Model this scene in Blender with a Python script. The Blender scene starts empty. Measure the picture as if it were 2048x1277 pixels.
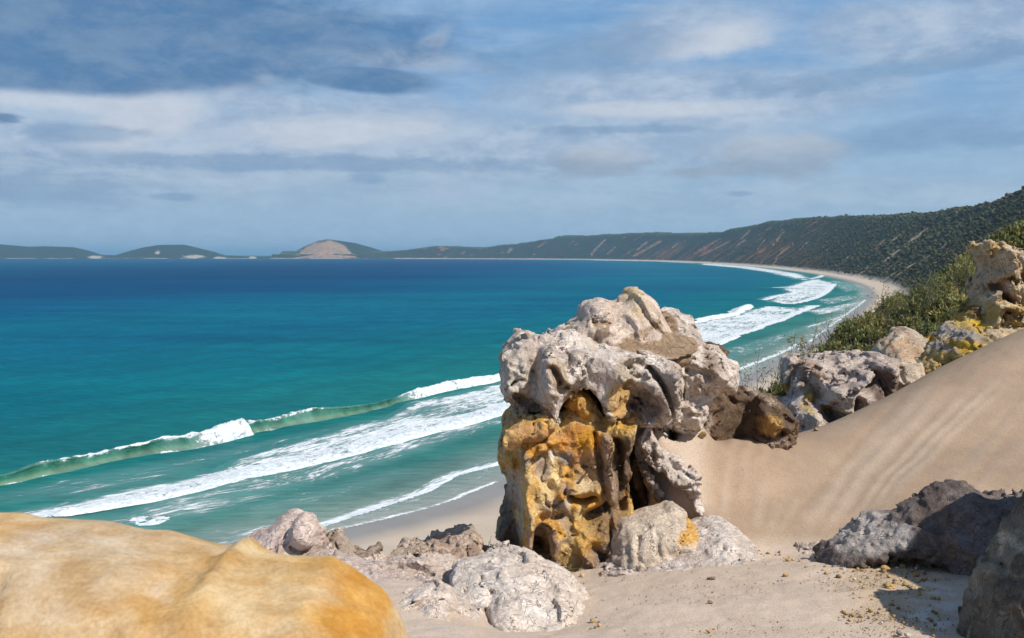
import bpy, math, random
import numpy as np
from mathutils import Vector

# ------------------------------------------------------------------ camera, sky, sun, exposure
S = bpy.context.scene
FPX, HZ, CAMZ = 2105.0, 509.0, 40.0
PITCH = math.atan((638.5 - HZ) / FPX)
cam_d = bpy.data.cameras.new('camera')
cam = bpy.data.objects.new('camera', cam_d)
S.collection.objects.link(cam)
cam.location = (0, 0, CAMZ)
cam.rotation_euler = (math.pi / 2 - PITCH, 0, 0)
cam_d.sensor_width = 36
cam_d.lens = FPX / 2048 * 36
cam_d.clip_start = 0.1
cam_d.clip_end = 200000
cam_d.dof.use_dof = True
cam_d.dof.focus_distance = 10.5
cam_d.dof.aperture_fstop = 9.5
S.camera = cam

SUN_EL, SUN_AZ = math.radians(47), math.radians(128)      # azimuth clockwise from +Y
sund = Vector((math.cos(SUN_EL) * math.sin(SUN_AZ), math.cos(SUN_EL) * math.cos(SUN_AZ), math.sin(SUN_EL)))
sl = bpy.data.lights.new('sun', 'SUN')
sl.energy = 5.0
sl.angle = math.radians(0.5)
sl.color = (1.0, 0.94, 0.85)
so = bpy.data.objects.new('sun', sl)
S.collection.objects.link(so)
so.rotation_euler = sund.to_track_quat('Z', 'Y').to_euler()

S.view_settings.view_transform = 'Standard'
S.view_settings.look = 'None'
S.view_settings.exposure = 0.0
S.view_settings.gamma = 1.0
S.view_settings.use_curve_mapping = False
S.cycles.use_denoising = True
S.cycles.max_bounces = 6
S.cycles.diffuse_bounces = 3
S.cycles.transparent_max_bounces = 8
S.cycles.volume_bounces = 0


class NT:
    """small node helper"""
    def __init__(s, tree):
        s.t = tree
        s.t.nodes.clear()

    def n(s, kind, ins=None, **props):
        nd = s.t.nodes.new(kind)
        for k, v in props.items():
            setattr(nd, k, v)
        for k, v in (ins or {}).items():
            sock = nd.inputs[k]
            if isinstance(v, bpy.types.NodeSocket):
                s.t.links.new(v, sock)
            elif isinstance(v, tuple) and len(v) == 3 and sock.type == 'RGBA':
                sock.default_value = (*v, 1)
            else:
                sock.default_value = v
        return nd

    def m(s, op, a, b=0.0, c=0.0, clamp=False):
        return s.n('ShaderNodeMath', {0: a, 1: b, 2: c}, operation=op, use_clamp=clamp).outputs[0]

    def mix(s, f, a, b, mode='MIX'):
        nd = s.n('ShaderNodeMix', data_type='RGBA', blend_type=mode)
        for i, v in ((0, f), (6, a), (7, b)):
            if isinstance(v, bpy.types.NodeSocket):
                s.t.links.new(v, nd.inputs[i])
            else:
                nd.inputs[i].default_value = (*v, 1) if isinstance(v, tuple) else v
        return nd.outputs[2]

    def step(s, v, lo, hi):
        return s.n('ShaderNodeMapRange', {0: v, 1: lo, 2: hi, 3: 0.0, 4: 1.0}, interpolation_type='SMOOTHSTEP').outputs[0]

    def noise(s, vec, scale, detail=4.0, rough=0.55, dist=0.0):
        return s.n('ShaderNodeTexNoise', {'Vector': vec, 'Scale': scale, 'Detail': detail, 'Roughness': rough,
                                          'Distortion': dist}).outputs[0]


# ---- world: physical sky with cloud layers laid out by azimuth and elevation
W = bpy.data.worlds.new('World')
S.world = W
W.use_nodes = True
w = NT(W.node_tree)
sky = w.n('ShaderNodeTexSky', sky_type='NISHITA', sun_disc=False, sun_elevation=SUN_EL, sun_rotation=SUN_AZ,
          altitude=50.0, air_density=1.0, dust_density=0.6, ozone_density=2.0)
geo = w.n('ShaderNodeNewGeometry')
tc = w.n('ShaderNodeTexCoord')
sep = w.n('ShaderNodeSeparateXYZ', {0: tc.outputs['Generated']})
X, Y, Z = sep.outputs
az = w.m('ARCTAN2', X, Y)
el = w.m('ARCSINE', Z)


def skypt(px, py):
    a = math.atan((px - 1024) / FPX)
    e = math.atan((HZ - py) / FPX * math.cos(a))
    return a, e


def blob(px, py, rx, ry, warp, tilt=0.0, soft=0.75):
    """soft-edged patch of sky round a direction (sizes given as angles of the photograph's pixels)"""
    a0, e0 = skypt(px, py)
    dx = w.m('DIVIDE', w.m('SUBTRACT', az, a0), rx / FPX)
    dy0 = w.m('ADD', w.m('SUBTRACT', el, e0), w.m('MULTIPLY', w.m('SUBTRACT', az, a0), -tilt))
    dy = w.m('DIVIDE', dy0, ry / FPX)
    r = w.m('SQRT', w.m('ADD', w.m('MULTIPLY', dx, dx), w.m('MULTIPLY', dy, dy)))
    r = w.m('ADD', r, warp)
    return w.step(r, 1.0 + soft * 0.5, 1.0 - soft * 0.7)


comb = w.n('ShaderNodeCombineXYZ', {0: az, 1: w.m('MULTIPLY', el, 2.3), 2: 0.0}).outputs[0]
comb2 = w.n('ShaderNodeCombineXYZ', {0: az, 1: w.m('MULTIPLY', el, 4.2), 2: 4.0}).outputs[0]
comb3 = w.n('ShaderNodeCombineXYZ', {0: w.m('ADD', az, w.m('MULTIPLY', el, 1.2)), 1: w.m('MULTIPLY', el, 9.0), 2: 9.0}).outputs[0]
n1 = w.noise(comb, 5.5, 7.0, 0.58, 0.3)
n2 = w.noise(comb2, 9.0, 7.0, 0.6, 0.6)
n3 = w.noise(comb3, 7.0, 6.0, 0.62, 0.4)
n4 = w.noise(comb, 15.0, 9.0, 0.66, 0.2)
warp = w.m('MULTIPLY', w.m('ADD', w.m('SUBTRACT', n1, 0.5), w.m('MULTIPLY', w.m('SUBTRACT', n4, 0.5), 0.5)), 1.9)
warp2 = w.m('MULTIPLY', w.m('ADD', w.m('SUBTRACT', n4, 0.5), w.m('MULTIPLY', w.m('SUBTRACT', n2, 0.5), 0.7)), 2.0)


def cadd(*v):
    r = v[0]
    for k in v[1:]:
        r = w.m('MAXIMUM', r, k)
    return r


# clear part of the sky: a little deeper blue than the model gives near the horizon
clear = w.mix(w.n('ShaderNodeMapRange', {0: el, 1: 0.25, 2: 1.0, 3: 0.68, 4: 0.0}).outputs[0], sky.outputs[0], (1.55, 3.6, 6.7))
lowhaze = w.step(el, 0.20, 0.02)
clear = w.mix(w.m('MULTIPLY', lowhaze, 0.85), clear, (3.6, 5.05, 6.6))
# thin pale veil everywhere, streaky
veil = w.step(w.m('ADD', w.m('MULTIPLY', n3, 0.55), w.m('MULTIPLY', n2, 0.5)), 0.40, 0.72)
veil = w.m('MULTIPLY', w.m('MULTIPLY', veil, w.step(el, 0.035, 0.10)), w.n('ShaderNodeMapRange', {0: el, 1: 0.3, 2: 0.9, 3: 1.0, 4: 0.35}).outputs[0])
c = w.mix(w.m('MULTIPLY', veil, 0.6), clear, (3.9, 5.4, 7.2))
# broad pale cloud sheet across the middle of the sky
sheet = cadd(blob(430, 285, 760, 105, warp, 0.03), blob(980, 300, 420, 70, warp, 0.02),
             blob(1380, 200, 460, 70, warp, 0.0), blob(1400, 70, 210, 55, warp, 0.1),
             blob(1900, 60, 330, 75, warp, 0.0))
c = w.mix(w.m('MULTIPLY', sheet, 0.72), c, w.mix(w.step(n4, 0.36, 0.64), (3.3, 4.3, 5.9), (5.2, 6.0, 7.1)))
lowsheet = cadd(blob(500, 375, 900, 40, warp, 0.0, 0.9), blob(1500, 395, 700, 34, warp, 0.0, 0.9))
c = w.mix(w.m('MULTIPLY', lowsheet, 0.5), c, w.mix(w.step(n2, 0.35, 0.65), (3.2, 4.5, 6.1), (4.6, 5.7, 6.9)))
bright = cadd(blob(300, 240, 110, 56, warp2, 0.35), blob(60, 205, 190, 26, warp2, -0.02), blob(525, 155, 80, 24, warp2, 0.42, 1.1),
              blob(700, 265, 210, 30, warp2, 0.05), blob(790, 122, 150, 20, warp2, -0.05, 1.1),
              blob(1340, 222, 190, 16, warp2, 0.0), blob(1420, 90, 120, 30, warp2, 0.1),
              blob(860, 100, 40, 22, warp2, 0.6))
c = w.mix(w.m('MULTIPLY', bright, 0.75), c, (6.1, 6.6, 7.4))
wc2x = w.m('MULTIPLY', warp2, 0.7)
# blue-grey shaded clouds
wl = w.m('MULTIPLY', warp, 0.55)
dk = cadd(blob(250, 50, 640, 105, wl, -0.03, 0.5), blob(130, 145, 400, 46, w.m('MULTIPLY', warp, 0.35), 0.03, 0.4),
          blob(735, 163, 150, 27, w.m('MULTIPLY', warp, 0.28), -0.05, 0.4), blob(22, 240, 32, 10, warp2))
c = w.mix(w.m('MULTIPLY', dk, 0.93), c, w.mix(w.step(n4, 0.34, 0.66), (0.85, 2.05, 4.0), (1.75, 2.85, 4.5)))
gr = cadd(blob(1830, 272, 170, 30, wc2x, 0.08, 0.8), blob(1180, 110, 190, 40, warp, 0.1), blob(90, 380, 190, 34, warp2, 0.0), blob(345, 395, 55, 8, warp2), blob(735, 358, 34, 12, warp2),
          blob(170, 268, 110, 16, warp2), blob(660, 330, 620, 16, warp2, 0.0), blob(1980, 280, 90, 18, warp2),
          blob(1230, 262, 150, 9, warp2), blob(1750, 150, 330, 22, warp2, 0.1), blob(1480, 388, 30, 6, warp2))
c = w.mix(w.m('MULTIPLY', gr, 0.55), c, (1.9, 3.2, 5.1))
# low cumulus above the bay, lit tops and flat grey bases
wc2 = w.m('MULTIPLY', warp2, 0.6)
cu = cadd(blob(1555, 315, 130, 44, wc2, 0.0, 0.6), blob(1200, 326, 100, 34, wc2, 0.0, 0.6),
          blob(1420, 345, 130, 12, warp2, 0.0, 0.8))
base = w.step(w.m('ADD', el, w.m('MULTIPLY', w.m('SUBTRACT', n4, 0.5), 0.03)), 0.075, 0.115)
c = w.mix(w.m('MULTIPLY', cu, 0.8), c, w.mix(base, (3.1, 3.9, 5.0), (5.3, 5.8, 6.6)))
c = w.mix(0.38, c, w.mix(w.step(w.noise(comb, 38.0, 6.0, 0.7, 0.3), 0.3, 0.7), (0.86, 0.88, 0.9), (1.14, 1.12, 1.1)), 'MULTIPLY')
bg = w.n('ShaderNodeBackground', {'Color': c, 'Strength': 0.1})
w.t.links.new(bg.outputs[0], w.n('ShaderNodeOutputWorld').inputs[0])

# ------------------------------------------------------------------ pixel <-> place
cp, sp_ = math.cos(PITCH), math.sin(PITCH)


def ray(px, py):
    u = (np.asarray(px, float) - 1024) / FPX
    v = (638.5 - np.asarray(py, float)) / FPX
    return u, cp + v * sp_, -sp_ + v * cp


def at(px, py, D):
    """point seen at a photo pixel at forward distance D"""
    x, y, z = ray(px, py)
    k = D / y
    return x * k, y * k, CAMZ + z * k


def sea_pt(px, py, z=0.0):
    x, y, zz = ray(px, py)
    k = (z - CAMZ) / zz
    return x * k, y * k


def to_px(x, y, z):
    zz = z - CAMZ
    f = y * cp - zz * sp_
    up = y * sp_ + zz * cp
    f = np.maximum(f, 1e-3)
    return 1024 + x / f * FPX, 638.5 - up / f * FPX


# ------------------------------------------------------------------ numpy noise
_rs = np.random.RandomState(7)
_perm = _rs.permutation(256).astype(np.int32)
_perm = np.concatenate([_perm, _perm])
_g = _rs.normal(size=(256, 3)).astype(np.float32)
_g /= np.linalg.norm(_g, axis=1)[:, None]


def _pn(p):
    i = np.floor(p).astype(np.int32)
    f = (p - i).astype(np.float32)
    i &= 255
    u = f * f * f * (f * (f * 6 - 15) + 10)
    out = []
    for dx in (0, 1):
        hx = _perm[(i[:, 0] + dx) & 255]
        for dy in (0, 1):
            hy = _perm[hx + ((i[:, 1] + dy) & 255)]
            for dz in (0, 1):
                g = _g[_perm[hy + ((i[:, 2] + dz) & 255)]]
                out.append(g[:, 0] * (f[:, 0] - dx) + g[:, 1] * (f[:, 1] - dy) + g[:, 2] * (f[:, 2] - dz))
    a = [out[k] + (out[k + 1] - out[k]) * u[:, 2] for k in (0, 2, 4, 6)]
    b = [a[0] + (a[1] - a[0]) * u[:, 1], a[2] + (a[3] - a[2]) * u[:, 1]]
    return (b[0] + (b[1] - b[0]) * u[:, 0]) * 1.5


def pn(p, scale=1.0, off=0.0):
    p = np.asarray(p, np.float32) * np.float32(scale) + np.float32(off) * np.array([1, 1.7, 2.3], np.float32)
    if len(p) <= 400000:
        return _pn(p)
    return np.concatenate([_pn(p[k:k + 400000]) for k in range(0, len(p), 400000)])


def fbm(p, scale, octv=4, gain=0.5, off=0.0):
    r, a, t = 0, 1.0, 0.0
    for k in range(octv):
        r = r + a * pn(p, scale * 2.03 ** k, off + 13.7 * k)
        t += a
        a *= gain
    return r / t * 1.3


def ridged(p, scale, octv=3, off=0.0):
    r, a, t = 0, 1.0, 0.0
    for k in range(octv):
        r = r + a * (1 - np.abs(pn(p, scale * 2.1 ** k, off + 9.1 * k)) * 2)
        t += a
        a *= 0.5
    return r / t


def worley(p, scale, off=0, full=False):
    p = np.asarray(p, np.float32) * np.float32(scale) + np.float32(off)
    i = np.floor(p).astype(np.int32)
    f = p - i
    f1 = np.full(len(p), 9.0, np.float32)
    f2 = f1.copy()
    if full:
        cid = np.zeros(len(p), np.int32)
        loc_ = np.zeros((len(p), 3), np.float32)
    for dx in (-1, 0, 1):
        for dy in (-1, 0, 1):
            for dz in (-1, 0, 1):
                h = _perm[_perm[_perm[(i[:, 0] + dx) & 255] + ((i[:, 1] + dy) & 255)] + ((i[:, 2] + dz) & 255)]
                o = _g[h] * 0.35 + 0.5
                d = np.sqrt((dx + o[:, 0] - f[:, 0]) ** 2 + (dy + o[:, 1] - f[:, 1]) ** 2 + (dz + o[:, 2] - f[:, 2]) ** 2)
                if full:
                    m_ = d < f1
                    cid = np.where(m_, h, cid)
                    loc_ = np.where(m_[:, None], f - np.array([dx, dy, dz], np.float32) - o, loc_)
                n_ = np.minimum(f1, d)
                f2 = np.minimum(np.maximum(f1, d), f2)
                f1 = n_
    if full:
        return f1, f2, cid, loc_
    return f1, f2


def sstep(lo, hi, v):
    t = np.clip((v - lo) / (hi - lo), 0, 1)
    return t * t * (3 - 2 * t)


def seg_dist(qx, qy, pts, closed=False):
    """distance to a polyline, signed side, arc parameter"""
    pts = np.asarray(pts, float)
    n = len(pts)
    best = np.full(qx.shape, 1e18)
    side = np.zeros(qx.shape)
    par = np.zeros(qx.shape)
    acc = 0.0
    for k in range(n if closed else n - 1):
        a, b = pts[k], pts[(k + 1) % n]
        d = b - a
        L = math.hypot(*d) + 1e-9
        t = np.clip(((qx - a[0]) * d[0] + (qy - a[1]) * d[1]) / L ** 2, 0, 1)
        ex, ey = qx - a[0] - t * d[0], qy - a[1] - t * d[1]
        dd = ex * ex + ey * ey
        m = dd < best
        best = np.where(m, dd, best)
        side = np.where(m, d[0] * ey - d[1] * ex, side)
        par = np.where(m, acc + t * L, par)
        acc += L
    return np.sqrt(best), side, par


def poly_sd(qx, qy, pts):
    """signed distance to a polygon, positive inside"""
    d, _, _ = seg_dist(qx, qy, pts, True)
    ins = np.zeros(qx.shape, bool)
    n = len(pts)
    for k in range(n):
        x1, y1 = pts[k]
        x2, y2 = pts[(k + 1) % n]
        if y1 == y2:
            continue
        c_ = ((y1 > qy) != (y2 > qy)) & (qx < (x2 - x1) * (qy - y1) / (y2 - y1) + x1)
        ins ^= c_
    return np.where(ins, d, -d)


def smooth_poly(pts, it=1, closed=True):
    pts = np.asarray(pts, float)
    for _ in range(it):
        if closed:
            nx = np.roll(pts, -1, 0)
            pts = np.stack([pts * .75 + nx * .25, pts * .25 + nx * .75], 1).reshape(-1, 2)
        else:
            a = pts[:-1] * .75 + pts[1:] * .25
            b = pts[:-1] * .25 + pts[1:] * .75
            pts = np.concatenate([pts[:1], np.stack([a, b], 1).reshape(-1, pts.shape[1]), pts[-1:]])
    return pts


# ------------------------------------------------------------------ objects
def set_props(o, label=None, cat=None, group=None, kind=None):
    for k, v in (('label', label), ('category', cat), ('group', group), ('kind', kind)):
        if v:
            o[k] = v
    return o


def mesh_np(name, verts, faces, mats, parent=None, smooth=True, col=None, attrs=None, loc=None, uv=None):
    me = bpy.data.meshes.new(name)
    verts = np.asarray(verts, np.float32)
    if loc is not None:
        verts = verts - np.asarray(loc, np.float32)
    faces = np.asarray(faces, np.int32)
    k = faces.shape[1]
    me.vertices.add(len(verts))
    me.vertices.foreach_set('co', verts.ravel())
    me.loops.add(faces.size)
    me.loops.foreach_set('vertex_index', faces.ravel())
    me.polygons.add(len(faces))
    me.polygons.foreach_set('loop_start', np.arange(0, faces.size, k, dtype=np.int32))
    me.update(calc_edges=True)
    if smooth:
        me.polygons.foreach_set('use_smooth', np.ones(len(faces), bool))
    if col is not None:
        ca = me.color_attributes.new('Col', 'FLOAT_COLOR', 'POINT')
        c4 = np.ones((len(verts), 4), np.float32)
        c4[:, :3] = col
        ca.data.foreach_set('color', c4.ravel())
    for nm, arr in (attrs or {}).items():
        arr = np.asarray(arr, np.float32)
        if arr.ndim == 1:
            a = me.attributes.new(nm, 'FLOAT', 'POINT')
            a.data.foreach_set('value', arr)
        else:
            a = me.attributes.new(nm, 'FLOAT_VECTOR', 'POINT')
            a.data.foreach_set('vector', arr.ravel())
    if not isinstance(mats, (list, tuple)):
        mats = [mats]
    for m_ in mats:
        me.materials.append(m_)
    o = bpy.data.objects.new(name, me)
    S.collection.objects.link(o)
    if loc is not None:
        o.location = loc
    if parent:
        o.parent = parent
        if loc is not None:
            o.location = Vector(loc) - parent.location
    return o


def empty(name, loc, **kw):
    o = bpy.data.objects.new(name, None)
    S.collection.objects.link(o)
    o.location = loc
    o.empty_display_size = 0.3
    return set_props(o, **kw)


def grid_faces(nr, nc):
    i = np.arange(nr * nc).reshape(nr, nc)
    return np.stack([i[:-1, :-1], i[:-1, 1:], i[1:, 1:], i[1:, :-1]], -1).reshape(-1, 4)


def new_mat(name):
    m_ = bpy.data.materials.new(name)
    m_.use_nodes = True
    return m_, NT(m_.node_tree)


def finish(t, base, rough=0.9, normal=None, spec=0.2, **extra):
    ins = {'Base Color': base, 'Roughness': rough, 'Specular IOR Level': spec}
    if normal is not None:
        ins['Normal'] = normal
    ins.update(extra)
    b = t.n('ShaderNodeBsdfPrincipled', ins)
    t.t.links.new(b.outputs[0], t.n('ShaderNodeOutputMaterial').inputs[0])
    return b


def bump(t, h, strength, dist, normal=None):
    ins = {'Height': h, 'Strength': strength, 'Distance': dist}
    if normal is not None:
        ins['Normal'] = normal
    return t.n('ShaderNodeBump', ins).outputs[0]
# ================================================================== materials of the large setting
m_land, t = new_mat('coast_ground')
vc = t.n('ShaderNodeAttribute', attribute_name='Col').outputs[0]
tcg = t.n('ShaderNodeNewGeometry').outputs['Position']
na = t.noise(tcg, 0.22, 6.0, 0.65)
nb = t.noise(tcg, 1.2, 3.0, 0.6)
cc = t.mix(0.55, vc, t.mix(t.step(na, 0.3, 0.72), (0.35, 0.35, 0.35), (1.55, 1.5, 1.4)), 'MULTIPLY')
finish(t, cc, 0.95, bump(t, na, 0.7, 1.6), 0.1)

m_crown, t = new_mat('tree_crown_far')
vc = t.n('ShaderNodeAttribute', attribute_name='Col').outputs[0]
tcg = t.n('ShaderNodeNewGeometry').outputs['Position']
nb = t.noise(tcg, 0.9, 4.0, 0.7)
finish(t, t.mix(0.6, vc, t.mix(t.step(nb, 0.3, 0.7), (0.4, 0.4, 0.4), (1.5, 1.5, 1.4)), 'MULTIPLY'), 0.95, bump(t, nb, 0.8, 1.0), 0.1)

m_water, t = new_mat('sea_water')
vc = t.n('ShaderNodeAttribute', attribute_name='Col').outputs[0]
fo = t.n('ShaderNodeAttribute', attribute_name='foam').outputs[2]
sv = t.n('ShaderNodeAttribute', attribute_name='surf').outputs[1]
pos = t.n('ShaderNodeNewGeometry').outputs['Position']
mp = t.n('ShaderNodeMapping', {'Vector': pos, 'Rotation': (0, 0, math.radians(-42)), 'Scale': (0.32, 1.0, 1.0)}).outputs[0]
wv1 = t.noise(mp, 0.55, 5.0, 0.62, 0.3)
wv2 = t.noise(mp, 0.035, 4.0, 0.6, 0.4)
mpx = t.n('ShaderNodeMapping', {'Vector': pos, 'Scale': (0.25, 1.0, 1.0)}).outputs[0]
wv3 = t.noise(mpx, 0.0045, 5.0, 0.6, 0.3)
col = t.mix(0.7, vc, t.mix(t.step(wv1, 0.3, 0.7), (0.72, 0.76, 0.8), (1.28, 1.24, 1.2)), 'MULTIPLY')
col = t.mix(0.75, col, t.mix(t.step(wv2, 0.32, 0.68), (0.8, 0.84, 0.88), (1.18, 1.16, 1.14)), 'MULTIPLY')
col = t.mix(0.7, col, t.mix(t.step(wv3, 0.34, 0.66), (0.62, 0.76, 0.86), (1.22, 1.14, 1.08)), 'MULTIPLY')
l1 = t.noise(sv, 0.35, 6.0, 0.68, 0.8)
l2 = t.noise(sv, 1.3, 4.0, 0.7, 0.4)
lace = t.m('ADD', t.m('MULTIPLY', l1, 0.62), t.m('MULTIPLY', l2, 0.38))
lace = t.m('ADD', t.m('MULTIPLY', t.m('SUBTRACT', lace, 0.5), 2.6), 0.5)
inv = t.m('SUBTRACT', 1.0, fo)
fm = t.n('ShaderNodeMapRange', {0: t.m('SUBTRACT', lace, inv), 1: -0.10, 2: 0.26, 3: 0.0, 4: 1.0}, interpolation_type='SMOOTHSTEP').outputs[0]
fm = t.m('MULTIPLY', fm, t.step(fo, 0.0, 0.08))
milk = t.m('MULTIPLY', fo, 0.36)
col = t.mix(milk, col, (0.42, 0.56, 0.56))
# sparse white caps
wc = t.noise(t.n('ShaderNodeMapping', {'Vector': pos, 'Rotation': (0, 0, 0.12), 'Scale': (0.22, 1.0, 1.0)}).outputs[0], 0.16, 3.0, 0.7)
wcm = t.m('MULTIPLY', t.step(wc, 0.76, 0.82), 0.35)
col = t.mix(wcm, col, (0.6, 0.68, 0.7))
col = t.mix(fm, col, t.mix(t.step(l2, 0.35, 0.65), (0.50, 0.58, 0.62), (0.80, 0.82, 0.83)))
wh = t.m('ADD', t.m('MULTIPLY', wv1, 1.1), t.m('MULTIPLY', fm, 0.5))
nrm = bump(t, wh, 0.8, 0.8)
dif = t.n('ShaderNodeBsdfDiffuse', {'Color': col, 'Normal': nrm}).outputs[0]
glo = t.n('ShaderNodeBsdfGlossy', {'Color': (1, 1, 1), 'Roughness': 0.28, 'Normal': nrm}).outputs[0]
fr = t.n('ShaderNodeFresnel', {'IOR': 1.33, 'Normal': nrm}).outputs[0]
gf = t.m('MULTIPLY', t.m('MULTIPLY', fr, 0.045), t.m('SUBTRACT', 1.0, fm))
mx = t.n('ShaderNodeMixShader', {0: gf, 1: dif, 2: glo}).outputs[0]
t.t.links.new(mx, t.n('ShaderNodeOutputMaterial').inputs[0])

m_beach, t = new_mat('beach_sand')
vc = t.n('ShaderNodeAttribute', attribute_name='Col').outputs[0]
wet = t.n('ShaderNodeAttribute', attribute_name='wet').outputs[2]
pos = t.n('ShaderNodeNewGeometry').outputs['Position']
na = t.noise(pos, 0.12, 5.0, 0.6)
nb = t.noise(pos, 3.0, 3.0, 0.6)
cc = t.mix(0.5, vc, t.mix(t.step(na, 0.3, 0.7), (0.85, 0.85, 0.85), (1.12, 1.12, 1.12)), 'MULTIPLY')
cc = t.mix(0.35, cc, t.mix(nb, (0.8, 0.8, 0.8), (1.2, 1.2, 1.2)), 'MULTIPLY')
ro = t.m('SUBTRACT', 0.9, t.m('MULTIPLY', wet, 0.45))
finish(t, cc, ro, bump(t, nb, 0.15, 0.1), 0.25)

# ================================================================== shoreline
shore_px = [(640, 1066), (795, 1032), (897, 1004), (990, 965), (1100, 915), (1250, 850), (1400, 790), (1466, 765), (1547, 724), (1600, 697),
            (1650, 668), (1700, 630), (1730, 602), (1738, 586), (1722, 570), (1675, 556), (1600, 543.5), (1500, 532.5),
            (1350, 523.4), (1200, 520.3), (1040, 518.9), (870, 518.0)]
sh = [sea_pt(*p) for p in shore_px]
sh = [(-620., -420.), (-330., -190.), (-160., -5.), (-78., 92.)] + [(float(a), float(b)) for a, b in sh] + [(-2200., 9500.)]
SHORE = smooth_poly(sh, 2, False)
seg = np.hypot(*(SHORE[1:] - SHORE[:-1]).T)
cum = np.concatenate([[0], np.cumsum(seg)])


def resample(poly, ts):
    c_ = np.concatenate([[0], np.cumsum(np.hypot(*(poly[1:] - poly[:-1]).T))])
    return np.stack([np.interp(ts, c_, poly[:, 0]), np.interp(ts, c_, poly[:, 1])], 1)


ts = [0.0]
while ts[-1] < cum[-1]:
    p = resample(SHORE, np.array([ts[-1]]))[0]
    ts.append(ts[-1] + max(2.2, 0.0030 * math.hypot(*p)))
ts = np.array(ts)
SP = resample(SHORE, ts)
tan = np.gradient(SP, axis=0)
k = 25
ker = np.hanning(2 * k + 1)
ker /= ker.sum()
tan = np.stack([np.convolve(np.pad(tan[:, i], k, 'edge'), ker, 'valid') for i in (0, 1)], 1)
tan /= np.linalg.norm(tan, axis=1)[:, None]
nor = np.stack([tan[:, 1], -tan[:, 0]], 1)          # inland

sky_px = [(700, 508), (780, 503), (840, 495), (870, 492), (905, 493), (960, 496), (1000, 490), (1050, 485), (1080, 480), (1110, 472), (1150, 471), (1185, 463),
          (1220, 460), (1270, 459), (1320, 467), (1400, 467), (1450, 461), (1500, 449), (1560, 440), (1600, 436), (1660, 434),
          (1700, 432), (1760, 431), (1800, 429), (1850, 426), (1900, 416), (1950, 405), (2000, 386), (2048, 365), (2150, 320), (2400, 250), (3000, 230)]
sx, sy = np.array(sky_px, float).T
dist = np.hypot(*SP.T)
BW = np.interp(dist, [150, 350, 700, 1500, 9000], [62, 40, 30, 34, 70])     # beach width
TAN = math.tan(math.radians(33))
Hr = np.full(len(SP), 80.0)
for _ in range(14):
    sR = BW + (Hr - 2) / TAN
    R = SP + nor * sR[:, None]
    px, _py = to_px(R[:, 0], np.maximum(R[:, 1], 60), np.full(len(R), 60.0))
    tgt = CAMZ + (HZ - np.interp(px, sx, sy)) / FPX * np.maximum(R[:, 1], 60)
    tgt = np.clip(tgt - 4, 12, 190)
    Hr = Hr * 0.6 + tgt * 0.4
near = sstep(620, 260, dist)
Hr = Hr * (1 - near) + 46 * near
kk = 7
ker = np.hanning(2 * kk + 1)
ker /= ker.sum()
Hr = np.convolve(np.pad(Hr, kk, 'edge'), ker, 'valid')

sfrac = np.concatenate([np.linspace(-40, 0, 5)[:-1], np.linspace(0, 75, 16)[:-1], 75 + np.cumsum(np.full(54, 3.9)), 285.6 + 4 * 1.12 ** np.arange(1, 34)])
nS = len(sfrac)
PX = SP[:, None, 0] + nor[:, None, 0] * sfrac[None]
PY = SP[:, None, 1] + nor[:, None, 1] * sfrac[None]
Sg = np.broadcast_to(sfrac[None], PX.shape)
bw, hr = BW[:, None], Hr[:, None]
P3 = np.stack([PX.ravel(), PY.ravel(), np.zeros(PX.size)], 1)
n_lo = fbm(P3, 1 / 260., 3, off=3).reshape(PX.shape)
n_md = fbm(P3, 1 / 55., 3, off=5).reshape(PX.shape)
# gullies running down the slope: noise stretched along the fall line
TT = np.broadcast_to(ts[:, None], PX.shape)
G3 = np.stack([(TT / 26.).ravel(), (Sg / 240.).ravel(), np.zeros(PX.size)], 1)
gul = fbm(G3, 1.0, 4, off=2).reshape(PX.shape)
toe = bw + 5 * n_md
slope_z = 2 + (Sg - toe) * TAN * (1 + 0.10 * n_lo)
k_s = 14.0
top = hr * (1 + 0.06 * n_lo) + 2.5 * n_md + 0.02 * np.maximum(Sg - 300, 0)
hh = np.clip(0.5 + 0.5 * (top - slope_z) / k_s, 0, 1)
zup = top * (1 - hh) + slope_z * hh - k_s * hh * (1 - hh)
onslope = sstep(6, 30, Sg - toe)
zup = zup + onslope * gul * np.minimum(7.0, 2 + dist[:, None] / 180.) * sstep(0.0, 25, Sg - toe)
zb = np.where(Sg < 0, Sg * 0.03, 0.015 * Sg + 0.0003 * Sg ** 2)
ZZ = np.maximum(zb, 0) * (Sg > 0) + np.where(Sg <= 0, Sg * 0.03, 0)
ZZ = np.where(Sg > toe, np.maximum(zup, ZZ), ZZ)
veg = sstep(2, 9, Sg - toe + 4 * n_md)
# canopy lumps
lum = pn(P3, 1 / 7., 8) * 0.5 + pn(P3, 1 / 3.4, 4) * 0.35
lum = lum.reshape(PX.shape)
dd = np.hypot(PX, PY)
# stay well below the sand perch we stand on
rad = np.hypot(PX - 3, PY - 8)
lim = 29.0 + np.maximum(rad - 26, 0) * 0.45
ZZ = np.where(Sg > 20, np.minimum(ZZ, lim), ZZ)

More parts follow.
